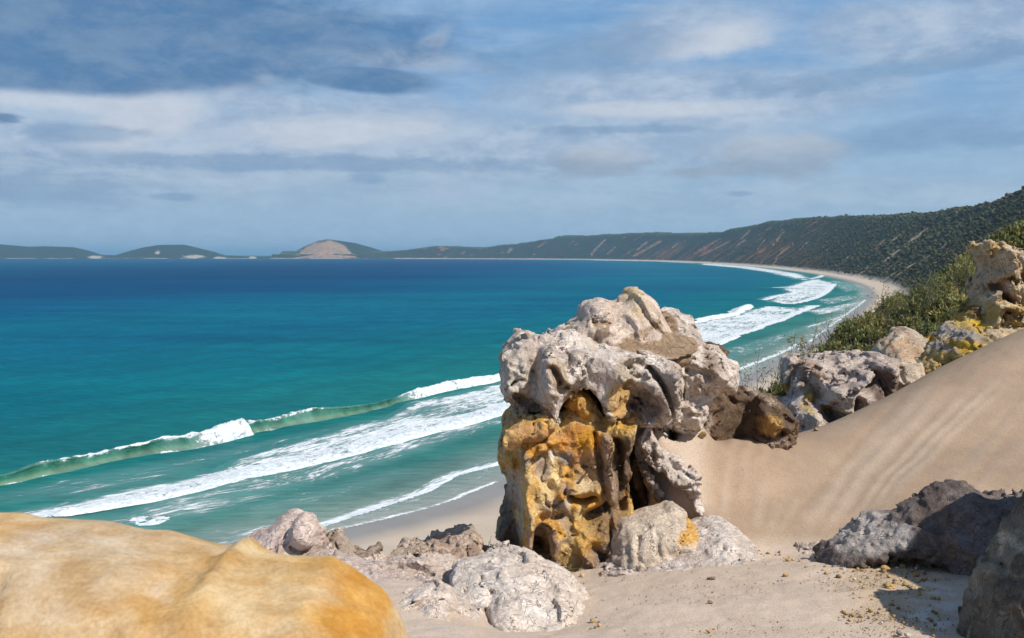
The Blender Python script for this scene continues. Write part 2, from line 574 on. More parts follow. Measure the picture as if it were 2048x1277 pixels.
# bare sand slips
bpx, bpy_ = to_px(PX.ravel(), np.maximum(PY.ravel(), 1), ZZ.ravel())
bpx = bpx.reshape(PX.shape)
bpy_ = bpy_.reshape(PX.shape)
slips = [((1853, 459), (1812, 490), (1768, 524), 6, .9), ((1808, 465), (1786, 482), 5, .8), ((1771, 478), (1752, 499), 5, .4),
         ((1862, 512), (1835, 522), (1782, 560), 4, .9), ((1585, 488), (1556, 512), (1546, 532), 5, .5), ((1572, 495), (1560, 506), 4, .3),
         ((1568, 463), (1545, 492), 4, .5), ((1500, 462), (1482, 478), 3.5, .6), ((1490, 480), (1472, 494), 4, .6),
         ((1458, 484), (1400, 512), 5, .15), ((1440, 478), (1388, 508), 4, .2), ((1322, 482), (1290, 500), (1268, 512), 6, .25),
         ((1295, 484), (1275, 500), 4, .4), ((1210, 480), (1190, 500), (1182, 512), 5, .5), ((1230, 495), (1215, 508), 3, .3),
         ((1022, 499), (1018, 505), 7, .7), ((1360, 482), (1345, 496), 3, .7), ((1540, 506), (1520, 528), 3, .6), ((1664, 492), (1645, 508), 3, .4),
         ((1700, 510), (1680, 532), 2.5, .5), ((1745, 528), (1715, 552), 3, .7), ((1800, 538), (1770, 560), 2.5, .7), ((1900, 480), (1880, 500), 3, .7),
         ((1620, 480), (1600, 500), 3, .6), ((1420, 490), (1405, 505), 4, .3), ((1530, 480), (1515, 500), 3, .4), ((2000, 412), (1985, 422), 3, .9)]
bare = np.zeros(PX.shape)
orange = np.zeros(PX.shape)
wn = fbm(P3, 1 / 9., 3, off=21).reshape(PX.shape)
vis = (Sg > toe) & (zup < hr * 0.98)
m_ = vis & (bpx > 900) & (bpx < 2100)
wn = fbm(P3, 1 / 14., 4, off=21).reshape(PX.shape)
for s_ in slips:
    pts, wd, org = s_[:-2], s_[-2], s_[-1]
    d_, _, _ = seg_dist(bpx[m_] + 3 * wn[m_], bpy_[m_] + 2 * wn[m_], pts)
    wd = wd * 1.5
    v = sstep(wd * 0.5, wd * 0.10, d_ + np.abs(wn[m_]) * wd * 0.9)
    bb = bare[m_]
    orange_m = orange[m_]
    orange_m = np.where(v > bb, 1 - org, orange_m)
    bare[m_] = np.maximum(bb, v)
    orange[m_] = orange_m
# scattered small slips elsewhere
G4 = np.stack([(TT / 17.).ravel(), (Sg / 85.).ravel(), np.zeros(PX.size)], 1)
sc_ = fbm(G4, 1.0, 3, off=40).reshape(PX.shape)
sc2 = fbm(G4, 0.12, 2, off=50).reshape(PX.shape)
v = sstep(0.42, 0.60, sc_ + 0.35 * sc2 + 0.25 * wn) * vis * sstep(0, 20, Sg - toe) * sstep(500, 900, dist)[:, None]
orange = np.where(v > bare, sstep(-0.1, 0.4, sc2 + 0.3), orange)
bare = np.maximum(bare, v * 0.8)
redband = sstep(260, 90, np.abs(bpx - 1440)) * sstep(0.10, 0.35, gul + 0.25 * wn) * sstep(0.75, 0.3, zup / hr) * vis
orange = np.where(redband * 0.75 > bare, 1.0, orange)
bare = np.maximum(bare, redband * 0.6)

ZZ = ZZ + veg * (1 - bare) * lum * np.clip(dd / 260., 1.2, 4.5) * (ZZ < lim - 0.3)
green = np.stack([0.026 + 0.014 * n_md, 0.034 + 0.014 * n_md, 0.018 + 0.004 * n_md], -1)
gr2 = np.array([0.055, 0.075, 0.03])
mixg = (sstep(0.0, 0.6, lum + 0.3 * n_lo) * 0.6)[..., None]
green = green * (1 - mixg) + gr2 * mixg
top_l = sstep(0.85, 1.0, zup / hr)[..., None] * sstep(900, 2500, dd)[..., None] * 0.6
green = green * (1 - top_l) + np.array([0.075, 0.10, 0.042]) * top_l
sandc = np.array([0.50, 0.41, 0.32])
palec = np.array([0.52, 0.40, 0.28])
orgc = np.array([0.42, 0.17, 0.075])
bc = palec * (1 - orange[..., None]) + orgc * orange[..., None]
land = green * (1 - bare[..., None]) + bc * bare[..., None]
land = sandc * (1 - veg[..., None]) + land * veg[..., None]
V = np.stack([PX, PY, ZZ], -1)
# split: beach (s up to just past the toe) and hillside
F = grid_faces(*PX.shape)
fs = Sg.ravel()[F].mean(1)
btoe = (toe.ravel()[F].mean(1) + 2)
isb = fs < btoe
wetn = fbm(P3, 1 / 30., 3, off=61).reshape(PX.shape)
wetw = sstep(12.0 + 3 * wetn, 4.0 + 2 * wetn, Sg)
bcol = sandc * (1 - wetw[..., None]) + np.array([0.25, 0.235, 0.215]) * wetw[..., None]


def sub(name, sel, color, mat, attrs=None):
    f = F[sel]
    u, inv_ = np.unique(f, return_inverse=True)
    return mesh_np(name, V.reshape(-1, 3)[u], inv_.reshape(-1, 4), mat, col=color.reshape(-1, 3)[u],
                   attrs={k_: a_.ravel()[u] for k_, a_ in (attrs or {}).items()})


bcol = np.where(veg[..., None] > 0, bcol * (1 - veg[..., None]) + land * veg[..., None], bcol)
set_props(sub('beach', isb, bcol, m_beach, {'wet': wetw}), kind='structure')
set_props(sub('hillside', ~isb, land, m_land), kind='structure')

# ---- far wooded crowns on the slopes (one mass)
rs = np.random.RandomState(11)
cand = np.argwhere(vis & (bare < 0.08) & (veg > 0.8) & (bpx > 1000) & (bpx < 2150) & (dd > 330) & (dd < 5200) & (ZZ < lim - 0.5))
wgt = 1.0 / dd[cand[:, 0], cand[:, 1]] ** 0.5
wgt /= wgt.sum()
cand = cand[rs.choice(len(cand), 15000, replace=False, p=wgt)]
# plus crowns along the skyline
cand2 = np.argwhere((np.abs(zup / hr - 0.99) < 0.05) & (Sg < 450) & (bpx > 760) & (bpx < 2150) & (dd > 420))
cand2 = cand2[rs.choice(len(cand2), min(4000, len(cand2)), replace=False)]
cand = np.concatenate([cand, cand2])
cx, cy, cz = PX[cand[:, 0], cand[:, 1]], PY[cand[:, 0], cand[:, 1]], ZZ[cand[:, 0], cand[:, 1]]
cd = dd[cand[:, 0], cand[:, 1]]
n_c = len(cand)
phi = (1 + 5 ** .5) / 2
ico = np.array([(-1, phi, 0), (1, phi, 0), (-1, -phi, 0), (1, -phi, 0), (0, -1, phi), (0, 1, phi), (0, -1, -phi), (0, 1, -phi),
                (phi, 0, -1), (phi, 0, 1), (-phi, 0, -1), (-phi, 0, 1)]) / math.hypot(1, phi)
icof = np.array([(0, 11, 5), (0, 5, 1), (0, 1, 7), (0, 7, 10), (0, 10, 11), (1, 5, 9), (5, 11, 4), (11, 10, 2), (10, 7, 6), (7, 1, 8),
                 (3, 9, 4), (3, 4, 2), (3, 2, 6), (3, 6, 8), (3, 8, 9), (4, 9, 5), (2, 4, 11), (6, 2, 10), (8, 6, 7), (9, 8, 1)])
rad_ = (0.45 + 1.3 * rs.rand(n_c) ** 2.2) * np.clip(cd / 700., 0.8, 2.6)
jit = rs.uniform(0.7, 1.35, (n_c, 12, 1))
vv = ico[None] * jit * rad_[:, None, None] * np.array([1, 1, .85])
vv = vv + np.stack([cx + rs.normal(0, 1.5, n_c), cy + rs.normal(0, 1.5, n_c), cz + rad_ * 0.2], 1)[:, None]
cf = (icof[None] + 12 * np.arange(n_c)[:, None, None]).reshape(-1, 3)
base_c = np.array([0.046, 0.050, 0.028])[None] * rs.uniform(0.7, 1.6, (n_c, 1)) + np.array([0.02, 0.012, 0.0])[None] * rs.uniform(0, 1, (n_c, 1))
lowv = fbm(np.stack([cx, cy, 0 * cx], 1), 1 / 90., 3, off=33)
base_c = base_c * (1 + 0.55 * lowv[:, None]) + np.clip(lowv, 0, 1)[:, None] * np.array([0.02, 0.012, 0.002])
set_props(mesh_np('forest', vv.reshape(-1, 3), cf, m_crown, smooth=True, col=np.repeat(base_c, 12, 0)), kind='stuff',
          label='dark green forest covering the steep hillside above the curved beach', cat='forest')

# ---- headlands across the bay, about ten kilometres away
hp = [(-700, 500), (-400, 486), (-150, 484), (0, 489), (60, 494), (90, 493), (150, 495), (180, 502), (205, 510), (232, 511), (262, 502), (290, 495), (320, 490.5), (370, 490),
      (400, 497), (432, 505), (452, 511.5), (500, 513), (570, 513.5), (592, 503), (615, 491), (640, 481.5), (655, 479.5), (680, 482), (712, 487), (745, 496), (770, 504), (800, 507),
      (840, 500), (900, 508), (960, 514)]
hx, hy = np.array(hp, float).T
nC, nR = 900, 46
pxs = np.linspace(-700, 960, nC)
rr = np.linspace(9250, 12200, nR)
PXg, RR = np.meshgrid(pxs, rr, indexing='ij')
q = np.stack([PXg.ravel() / 60., RR.ravel() / 330., np.zeros(PXg.size)], 1)
nn = fbm(q, 1.0, 4, off=4).reshape(PXg.shape)
n5 = fbm(q, 5.0, 4, off=14).reshape(PXg.shape)
ridge_z = np.interp(PXg, hx, HZ - hy) / FPX * 10500. + CAMZ
cross = sstep(9330 + 60 * nn, 10450, RR) * sstep(12150, 10600, RR)
cross = cross ** 0.75
zf = -2 + np.maximum(ridge_z + 2, 3) * cross * (1 + 0.10 * nn * (cross < 0.9)) + 5 * n5 * cross * (cross < 0.97)
xw = (PXg - 1024) / FPX * RR
vz = np.stack([xw, RR, zf], -1)
gcol = np.array([0.022, 0.036, 0.022]) * (1 + 0.5 * n5[..., None])
spx, spy = to_px(xw, RR, zf)
face = poly_sd(spx + 6 * n5, spy + 4 * n5, [(578, 517), (612, 493), (640, 483), (662, 480), (690, 492), (700, 503), (716, 517)])
fm_ = sstep(-1, 2, face)[..., None]
tanc = np.array([0.36, 0.235, 0.15]) * (1 + 0.5 * n5[..., None])
gcol = gcol * (1 - fm_) + tanc * fm_
sand_ = ((sstep(516.0, 518.3, spy) * (sstep(0.0, 0.3, nn + 0.2))))
for a_, b_, r_ in ((190, 515, 16), (388, 514, 22), (315, 506, 5), (505, 516, 8), (440, 517, 14), (775, 513, 14)):
    sand_ = np.maximum(sand_, sstep(1.1, 0.7, np.hypot((spx - a_) / r_, (spy - b_) / 3.2) + 0.5 * n5))
gcol = gcol * (1 - sand_[..., None] * 0.9) + np.array([0.5, 0.43, 0.36]) * sand_[..., None] * 0.9
set_props(mesh_np('headland', vz.reshape(-1, 3), grid_faces(nC, nR), m_land, col=gcol.reshape(-1, 3)), kind='structure')
# ================================================================== sea
def spoly(pts):
    return [tuple(float(q_) for q_ in sea_pt(*p)) for p in pts]


W1 = [(560, 1092), (641, 1056), (769, 1012), (861, 985), (882, 970), (923, 948), (1005, 930), (1120, 880), (1300, 810), (1440, 755), (1475, 742), (1547, 715), (1600, 690)]
W2 = [(40, 1052), (103, 1031), (256, 1006), (390, 981), (513, 950), (667, 917), (820, 873), (923, 847), (1036, 817), (1180, 772), (1340, 715), (1426, 690), (1474, 673), (1525, 658),
      (1529, 653), (1571, 641), (1599, 627), (1640, 612)]
W3 = [(-220, 1010), (-100, 990), (0, 970), (82, 950), (205, 924), (318, 901), (369, 899), (482, 868), (540, 856), (615, 842), (718, 827), (820, 796), (923, 773), (1000, 761),
      (1120, 722), (1260, 680), (1390, 645), (1474, 630)]
sheets = [   # (polygon, density, front edge softness px-ish metres, back softness)
    ([(103, 1031), (256, 1006), (390, 981), (513, 950), (667, 917), (820, 873), (923, 847), (1036, 817), (1180, 772), (1340, 715), (1426, 690),
      (1474, 673), (1525, 658), (1529, 653), (1571, 641), (1599, 627), (1606, 618), (1530, 612), (1505, 619), (1474, 630), (1390, 645), (1260, 680), (1120, 722), (1010, 762), (930, 782), (830, 803),
      (760, 838), (640, 868), (560, 893), (490, 912), (430, 938), (330, 962), (220, 980), (140, 1000)], 0.84),
    ([(1532, 604), (1543, 594), (1575, 588), (1560, 578), (1606, 562), (1640, 560), (1672, 566), (1660, 580), (1640, 592), (1577, 610)], 0.86),
    ([(1400, 527), (1440, 528.5), (1510, 534), (1560, 541), (1610, 549), (1622, 556), (1590, 560), (1562, 553), (1530, 545), (1470, 536), (1400, 530)], 0.85),
    ([(1180, 519.6), (1300, 521.3), (1400, 526), (1400, 528), (1300, 523.2), (1180, 521)], 0.75),
]
patches = [   # lacy remains between the bars
    ([(-60, 1000), (0, 985), (200, 945), (330, 922), (480, 892), (640, 860), (780, 828), (760, 842), (640, 872), (480, 916), (330, 966), (100, 1004)], 0.36),
    ([(256, 1007), (390, 982), (513, 951), (667, 918), (820, 874), (923, 848), (1015, 823), (1015, 846), (900, 884), (780, 925), (700, 950), (560, 992), (430, 1030), (300, 1048), (262, 1030)], 0.56),
    ([(330, 1110), (420, 1052), (560, 1040), (640, 1050), (600, 1085), (520, 1110)], 0.52),
    ([(60, 1060), (100, 1035), (300, 1020), (440, 1030), (330, 1060), (200, 1075)], 0.34),
    ([(440, 1020), (700, 955), (800, 935), (840, 945), (700, 995), (500, 1045)], 0.40),
    ([(880, 962), (930, 925), (1010, 905), (1010, 930), (930, 948), (890, 975)], 0.45),
    ([(1440, 700), (1600, 655), (1610, 662), (1560, 690), (1450, 725)], 0.40),
    ([(1600, 655), (1640, 645), (1690, 628), (1695, 634), (1650, 650), (1610, 660)], 0.6),
    ([(1610, 622), (1690, 608), (1740, 598), (1700, 618), (1640, 632)], 0.62),
    ([(1630, 600), (1700, 590), (1725, 596), (1660, 610)], 0.5),
    ([(1660, 560), (1700, 566), (1722, 580), (1690, 585), (1668, 572)], 0.42),
    ([(1477, 626), (1480, 620), (1500, 614), (1505, 620), (1488, 628)], 1.0),
    ([(280, 890), (420, 884), (400, 892), (300, 898)], 0.5),
]
ang = np.concatenate([np.linspace(math.radians(-75), math.radians(-31), 40)[:-1], np.linspace(math.radians(-31), math.radians(24), 500)[:-1], np.linspace(math.radians(24), math.radians(50), 30)])
core = np.concatenate([np.linspace(80, 150, 26)[:-1], np.arange(150, 420, 1.1), 420 * 1.005 ** np.arange(0, 230)])
rads = np.concatenate([core, core[-1] * 1.035 ** np.arange(1, 122)])
rads = rads[rads < 120000]
A, R_ = np.meshgrid(ang, rads, indexing='ij')
X_, Y_ = np.sin(A) * R_, np.cos(A) * R_
nrm_m = (np.hypot(X_, Y_) < 2600)
sd_shore = np.full(X_.shape, 1e5)
par_shore = np.zeros(X_.shape)
mm = np.hypot(X_, Y_) < 11000
d_, s_, p_ = seg_dist(X_[mm], Y_[mm], SHORE)
sd_shore[mm] = np.where(s_ > 0, d_, -d_)          # positive to the sea side
par_shore[mm] = p_
foam = np.zeros(X_.shape)
q3 = np.stack([X_.ravel(), Y_.ravel(), 0 * X_.ravel()], 1)
nf = np.zeros(X_.shape)
nf[nrm_m] = fbm(q3[nrm_m.ravel()], 1 / 9., 3, off=3)
nf2 = np.zeros(X_.shape)
nf2[nrm_m] = fbm(q3[nrm_m.ravel()], 1 / 35., 3, off=6)
for pts, dens in sheets:
    P_ = spoly(pts)
    rmax = max(math.hypot(*p) for p in P_) + 60
    m_ = (R_ < rmax) & (R_ > min(math.hypot(*p) for p in P_) - 40)
    wmul = max(1.0, min(math.hypot(*p) for p in P_) / 320.)
    sdp = poly_sd(X_[m_] + 1.2 * nf[m_] * wmul, Y_[m_] + 1.2 * nf[m_] * wmul, P_)
    v = sstep(-0.6 * wmul, 3 * wmul + 9 * np.clip(nf2[m_], 0, 1), sdp) * dens * (0.82 + 0.45 * nf2[m_])
    v = np.where(sdp > -0.5, np.maximum(v, 0.25), v)
    foam[m_] = np.maximum(foam[m_], np.clip(v, 0, 0.95))
for pts, dens in patches:
    P_ = spoly(pts)
    m_ = (R_ < max(math.hypot(*p) for p in P_) + 60)
    sdp = poly_sd(X_[m_] + 4 * nf[m_], Y_[m_] + 4 * nf[m_], P_)
    v = sstep(-3.0, 5, sdp) * dens * (0.9 + 0.5 * nf2[m_])
    foam[m_] = np.maximum(foam[m_], np.clip(v, 0, 1))


def front(line, wf, wb, dens, lo=None, hi=None):
    """bright edge of a bar of white water: sharp landward, trailing seaward"""
    L = smooth_poly(spoly(line), 1, False)
    m_ = R_ < 2200
    d_, s_, p_ = seg_dist(X_[m_] + 0.9 * nf[m_], Y_[m_] + 0.9 * nf[m_], L)
    seaw = s_ > 0
    scl = np.maximum(1, R_[m_] / 420.)
    v = np.where(seaw, sstep(wb * scl, 0, d_), sstep(wf * scl, 0, d_)) * dens
    foam[m_] = np.maximum(foam[m_], v)
    return L


L2 = front(W2[1:], 0.7, 9, 1.0)
L1 = front(W1, 0.7, 4.5, 0.98)
front([(646, 1066), (795, 1033), (897, 1005), (938, 987), (990, 966)], 0.7, 1.5, 0.95)
front([(1400, 529.5), (1510, 537), (1562, 546), (1600, 556)], 1, 6, 1.0)
front([(1425, 648), (1500, 640), (1580, 622)], 1, 4, 0.8)
front([(1548, 603), (1577, 610), (1622, 602), (1655, 588), (1672, 568)], 1, 7, 1.0)
front([(1536, 600), (1560, 592), (1588, 588), (1604, 583)], 1, 6, 1.0)
front([(1556, 576), (1590, 575), (1620, 566), (1640, 560)], 1, 6, 0.9)
front([(1580, 560), (1612, 560), (1640, 556), (1652, 550)], 1, 4, .9)
front([(1617, 654), (1658, 643), (1700, 628)], 0.5, 1.6, .9)
front([(1600, 700), (1640, 670), (1680, 640), (1735, 600)], 0.5, 2.5, .8)
# water that has run up the sand: a thin film with foam
swash = sstep(9, 1, np.abs(sd_shore - 5)) * (R_ < 1500)
foam = np.maximum(foam, swash * (0.36 + 0.25 * nf))
# swell lines out at sea near the bars
L3 = smooth_poly(spoly(W3), 2, False)
m_ = R_ < 2000
d3, s3, p3 = seg_dist(X_[m_], Y_[m_], L3)
d3s = np.where(s3 > 0, d3, -d3)
zs = np.zeros(X_.shape)
sw = 0.35 * np.sin(d3s / 22. * 2 * math.pi + 2 * nf2[m_]) * sstep(10, 40, np.abs(d3s)) * sstep(900, 200, np.abs(d3s))
sw += 0.22 * nf[m_]
zs[m_] = sw * sstep(0, 60, sd_shore[m_])
zs = np.where(sd_shore < 25, zs * np.clip(sd_shore / 25., 0, 1), zs)
zs = np.where(sd_shore < 0, np.clip(0.012 * -sd_shore, 0, 0.05) - 0.35 * sstep(-2, -8, sd_shore), zs + 0.05)
# body colour by depth; a cloud-shadow band is painted into the middle stops
stops = [(0, (0.26, 0.27, 0.24)), (5, (0.15, 0.21, 0.18)), (16, (0.035, 0.165, 0.145)), (50, (0.008, 0.146, 0.142)), (110, (0.0, 0.124, 0.158)), (230, (0.0, 0.100, 0.170)),
         (400, (0.0, 0.112, 0.178)), (650, (0.0, 0.084, 0.172)), (1000, (0.0, 0.056, 0.142)), (1700, (0.0, 0.050, 0.13)), (3600, (0.0, 0.075, 0.155)), (8000, (0.0, 0.085, 0.16)), (1e5, (0.0, 0.09, 0.16))]
sxx = np.array([s_[0] for s_ in stops])
scol = np.array([s_[1] for s_ in stops])
# distance seaward along the view also darkens: blend shore distance with range
nbig = fbm(np.stack([X_.ravel() / 900., Y_.ravel() / 500., 0 * X_.ravel()], 1), 1.0, 4, off=8).reshape(X_.shape)
dep = np.maximum(sd_shore, 0)
dep = np.where(dep > 1e4, R_ * 0.6, dep)
depr = np.maximum(np.minimum(dep, 1e9), 0) * 0.35 + 0.65 * np.minimum(dep, 1e9) * np.clip(R_ / 800., 0.6, 1.4)
depr = depr * np.exp(0.28 * nbig)
wc_ = np.stack([np.interp(depr, sxx, scol[:, i]) for i in range(3)], -1)
surf = np.stack([par_shore * 0.22, sd_shore, 0 * sd_shore], -1)
surf[~mm] = 0
far = R_ > 3000
surf[far, 0] = X_[far]
surf[far, 1] = Y_[far]
sea = mesh_np('sea', np.stack([X_, Y_, zs], -1).reshape(-1, 3), grid_faces(*X_.shape), m_water,
              col=wc_.reshape(-1, 3), attrs={'foam': foam.ravel(), 'surf': surf.reshape(-1, 3)})
set_props(sea, kind='structure')


# ---- breaking waves as bodies of their own
def wave(name, line_px, hpts, bpts, hmax, step=0.7, fpts=None):
    L = smooth_poly(spoly(line_px), 2, False)
    c_ = np.concatenate([[0], np.cumsum(np.hypot(*(L[1:] - L[:-1]).T))])
    n_ = int(c_[-1] / step)
    tt = np.linspace(0, c_[-1], n_)
    P_ = resample(L, tt)
    T_ = np.gradient(P_, axis=0)
    kk_ = 9
    ke = np.hanning(2 * kk_ + 1)
    ke /= ke.sum()
    T_ = np.stack([np.convolve(np.pad(T_[:, i], kk_, 'edge'), ke, 'valid') for i in (0, 1)], 1)
    T_ /= np.linalg.norm(T_, axis=1)[:, None]
    N_ = np.stack([-T_[:, 1], T_[:, 0]], 1)      # seaward
    ppx, _ = to_px(P_[:, 0], P_[:, 1], np.zeros(n_))
    h = np.interp(ppx, *np.array(hpts, float).T) * hmax
    br = np.interp(ppx, *np.array(bpts, float).T)
    q_ = np.stack([P_[:, 0], P_[:, 1], 0 * tt], 1)
    h = h * (1 + 0.30 * fbm(q_, 1 / 15., 4, off=2))
    br = np.clip(br + 0.35 * fbm(q_, 1 / 7., 3, off=12), 0, 1)
    if not fpts:
        br = br * 0 + 1
    clean = np.array([(-3.4, -0.06), (-2.5, 0.02), (-1.7, .12), (-1.15, .30), (-0.85, .52), (-0.75, .74), (-0.85, .93), (-0.6, 1.0), (-0.1, 1.03), (0.8, .95), (2.0, .76), (3.4, .48), (5.2, .2), (7.5, -0.04)])
    rough_ = np.array([(-3.4, -0.06), (-3.1, .16), (-2.8, .42), (-2.3, .62), (-1.8, .76), (-1.3, .88), (-0.8, .96), (-0.3, 1.0), (0.1, .98), (0.9, .88), (2.0, .7), (3.4, .42), (5.2, .16), (7.5, -0.04)])
    prof = clean[None] * (1 - br[:, None, None]) + rough_[None] * br[:, None, None]
    # subdivide profile
    kq = np.linspace(0, len(clean) - 1, 40)
    i0 = np.minimum(kq.astype(int), len(clean) - 2)
    f_ = (kq - i0)[None, :, None]
    prof = prof[:, i0] * (1 - f_) + prof[:, i0 + 1] * f_
    U, Zp = prof[..., 0] * (0.35 + 0.65 * h[:, None] / hmax), prof[..., 1] * h[:, None]
    XX = P_[:, None, 0] + N_[:, None, 0] * U
    YY = P_[:, None, 1] + N_[:, None, 1] * U
    q_ = np.stack([XX.ravel(), YY.ravel(), Zp.ravel()], 1)
    nz = fbm(q_, 1 / 1.6, 4, off=5).reshape(XX.shape)
    nz2 = fbm(q_, 1 / 5., 3, off=15).reshape(XX.shape)
    lip = sstep(0.5, 0.16, np.abs(U + 0.55 * (U < -0.55) * 0 + 0.45))
    white = np.clip(br[:, None] * (sstep(2.8, 1.2, U) if fpts else 1.0) * (0.93 + 0.3 * nz2), 0, 1)
    zfr = Zp / np.maximum(h[:, None], 0.05)
    lipw = sstep(0.74, 1.0, zfr + 0.40 * nz + 0.25 * nz2) * sstep(1.4, 0.1, U) * 0.95
    lipw = lipw * np.interp(ppx, *np.array(fpts, float).T)[:, None] if fpts else lipw
    footf = sstep(0.2, 0.0, zfr) * sstep(0.4, -0.6, U) * np.clip(0.35 + 0.9 * nz2, 0, 0.8)
    fm2 = np.maximum(np.maximum(white, lipw), footf)
    amp = 0.12 + 0.45 * fm2
    XX = XX + N_[:, None, 0] * nz * amp * (h[:, None] / hmax)
    YY = YY + N_[:, None, 1] * nz * amp * (h[:, None] / hmax)
    ZQ = Zp + nz * amp * (h[:, None] / hmax) * sstep(0, .3, zfr) + 0.02
    facec = np.array([0.035, 0.155, 0.11])
    foot = np.array([0.13, 0.215, 0.14])
    back = np.array([0.006, 0.14, 0.17])
    wface = sstep(0.6, -0.6, U)[..., None]
    fcol = foot * (1 - sstep(0.1, .55, zfr)[..., None]) + facec * sstep(0.1, .55, zfr)[..., None]
    fcol = fcol * (1 + 0.5 * nz2[..., None])
    lowf = sstep(.12, 0.0, zfr)[..., None] * 0.7
    fcol = fcol * (1 - lowf) + np.array([0.06, 0.2, 0.19]) * lowf
    cc_ = back * (1 - wface) + fcol * wface
    sv_ = np.stack([np.broadcast_to(tt[:, None] * 0.8, U.shape), U * 1.3, Zp * 1.3], -1)
    o = mesh_np(name, np.stack([XX, YY, ZQ], -1).reshape(-1, 3), grid_faces(*U.shape), m_water, col=np.clip(cc_, 0, 1).reshape(-1, 3),
                attrs={'foam': fm2.ravel(), 'surf': sv_.reshape(-1, 3)})
    return set_props(o, kind='structure')


wave('breaking_wave', W3[1:],
     [(-100, .5), (0, .55), (60, .7), (130, .62), (200, .8), (280, .75), (350, 1.0), (400, .9), (482, 1.15), (495, .8), (560, .7), (620, .9), (660, .7), (720, .55), (800, .4), (840, .7), (930, .75), (1000, .7), (1250, .6), (1300, .3), (1340, 0.3), (1474, 0.5)],
     [(0, 0), (290, 0), (345, .35), (365, .1), (400, .9), (482, 1.0), (489, .1), (560, 0), (600, .25), (640, 0), (780, 0), (840, 1), (1330, 1)], 3.1,
     fpts=[(0, .1), (70, .4), (90, 1), (250, 1), (500, .9), (515, .55), (630, 1), (660, .35), (780, .1), (820, 1), (1400, 1)])
wave('breaking_wave', W2[1:13], [(103, .0), (130, .6), (700, 1), (1426, 1.2), (1525, 0)], [(0, 1), (1600, 1)], 0.75)
wave('breaking_wave', [(1390, 645), (1430, 636), (1474, 629), (1480, 621), (1503, 614)], [(1380, .9), (1430, .9), (1470, .6), (1480, 1.2), (1498, 1.2), (1503, 0)], [(0, 1), (1600, 1)], 2.0, 1.2)
wave('breaking_wave', [(262, 1050), (300, 1043), (345, 1030)], [(262, .2), (290, 1), (345, .2)], [(0, 1), (1600, 1)], 0.35)

# ---- air: pale haze over the whole bay
mh, t = new_mat('haze_air')
pv = t.n('ShaderNodeVolumePrincipled', {'Color': (0.42, 0.74, 1.0), 'Density': 0.000050, 'Anisotropy': 0.1})
t.t.links.new(pv.outputs[0], t.n('ShaderNodeOutputMaterial').inputs['Volume'])
hx0, hx1, hy0, hy1, hz0, hz1 = -110000, 110000, -3000, 125000, -60, 240
hv = [(x, y, z) for x in (hx0, hx1) for y in (hy0, hy1) for z in (hz0, hz1)]
hf = [(0, 1, 3, 2), (4, 6, 7, 5), (0, 4, 5, 1), (2, 3, 7, 6), (0, 2, 6, 4), (1, 5, 7, 3)]
set_props(mesh_np('haze', hv, hf, mh, smooth=False), kind='stuff', label='pale sea haze lying over the whole bay', cat='haze')
# ================================================================== the sand perch in front
m_sand, t = new_mat('dune_sand')
vc = t.n('ShaderNodeAttribute', attribute_name='Col').outputs[0]
pos = t.n('ShaderNodeNewGeometry').outputs['Position']
g1 = t.noise(pos, 95.0, 2.0, 0.7)
g2 = t.noise(pos, 2.2, 5.0, 0.6)
g3 = t.noise(pos, 38.0, 2.0, 0.8)
g4 = t.noise(t.n('ShaderNodeMapping', {'Vector': pos, 'Rotation': (0, 0, 0.5), 'Scale': (1, 0.25, 1)}).outputs[0], 9.0, 3.0, 0.6)
cc = t.mix(0.75, vc, t.mix(t.step(g1, 0.3, 0.7), (0.78, 0.77, 0.76), (1.2, 1.2, 1.2)), 'MULTIPLY')
cc = t.mix(0.6, cc, t.mix(t.step(g2, 0.3, 0.7), (0.9, 0.89, 0.88), (1.1, 1.1, 1.1)), 'MULTIPLY')
cc = t.mix(t.m('MULTIPLY', t.step(g3, 0.63, 0.72), 0.6), cc, (0.13, 0.10, 0.08))
hh_ = t.m('ADD', t.m('MULTIPLY', g1, 0.35), t.m('ADD', t.m('MULTIPLY', g3, 0.35), t.m('MULTIPLY', g4, 0.8)))
finish(t, cc, 0.95, bump(t, hh_, 0.55, 0.012), 0.15)

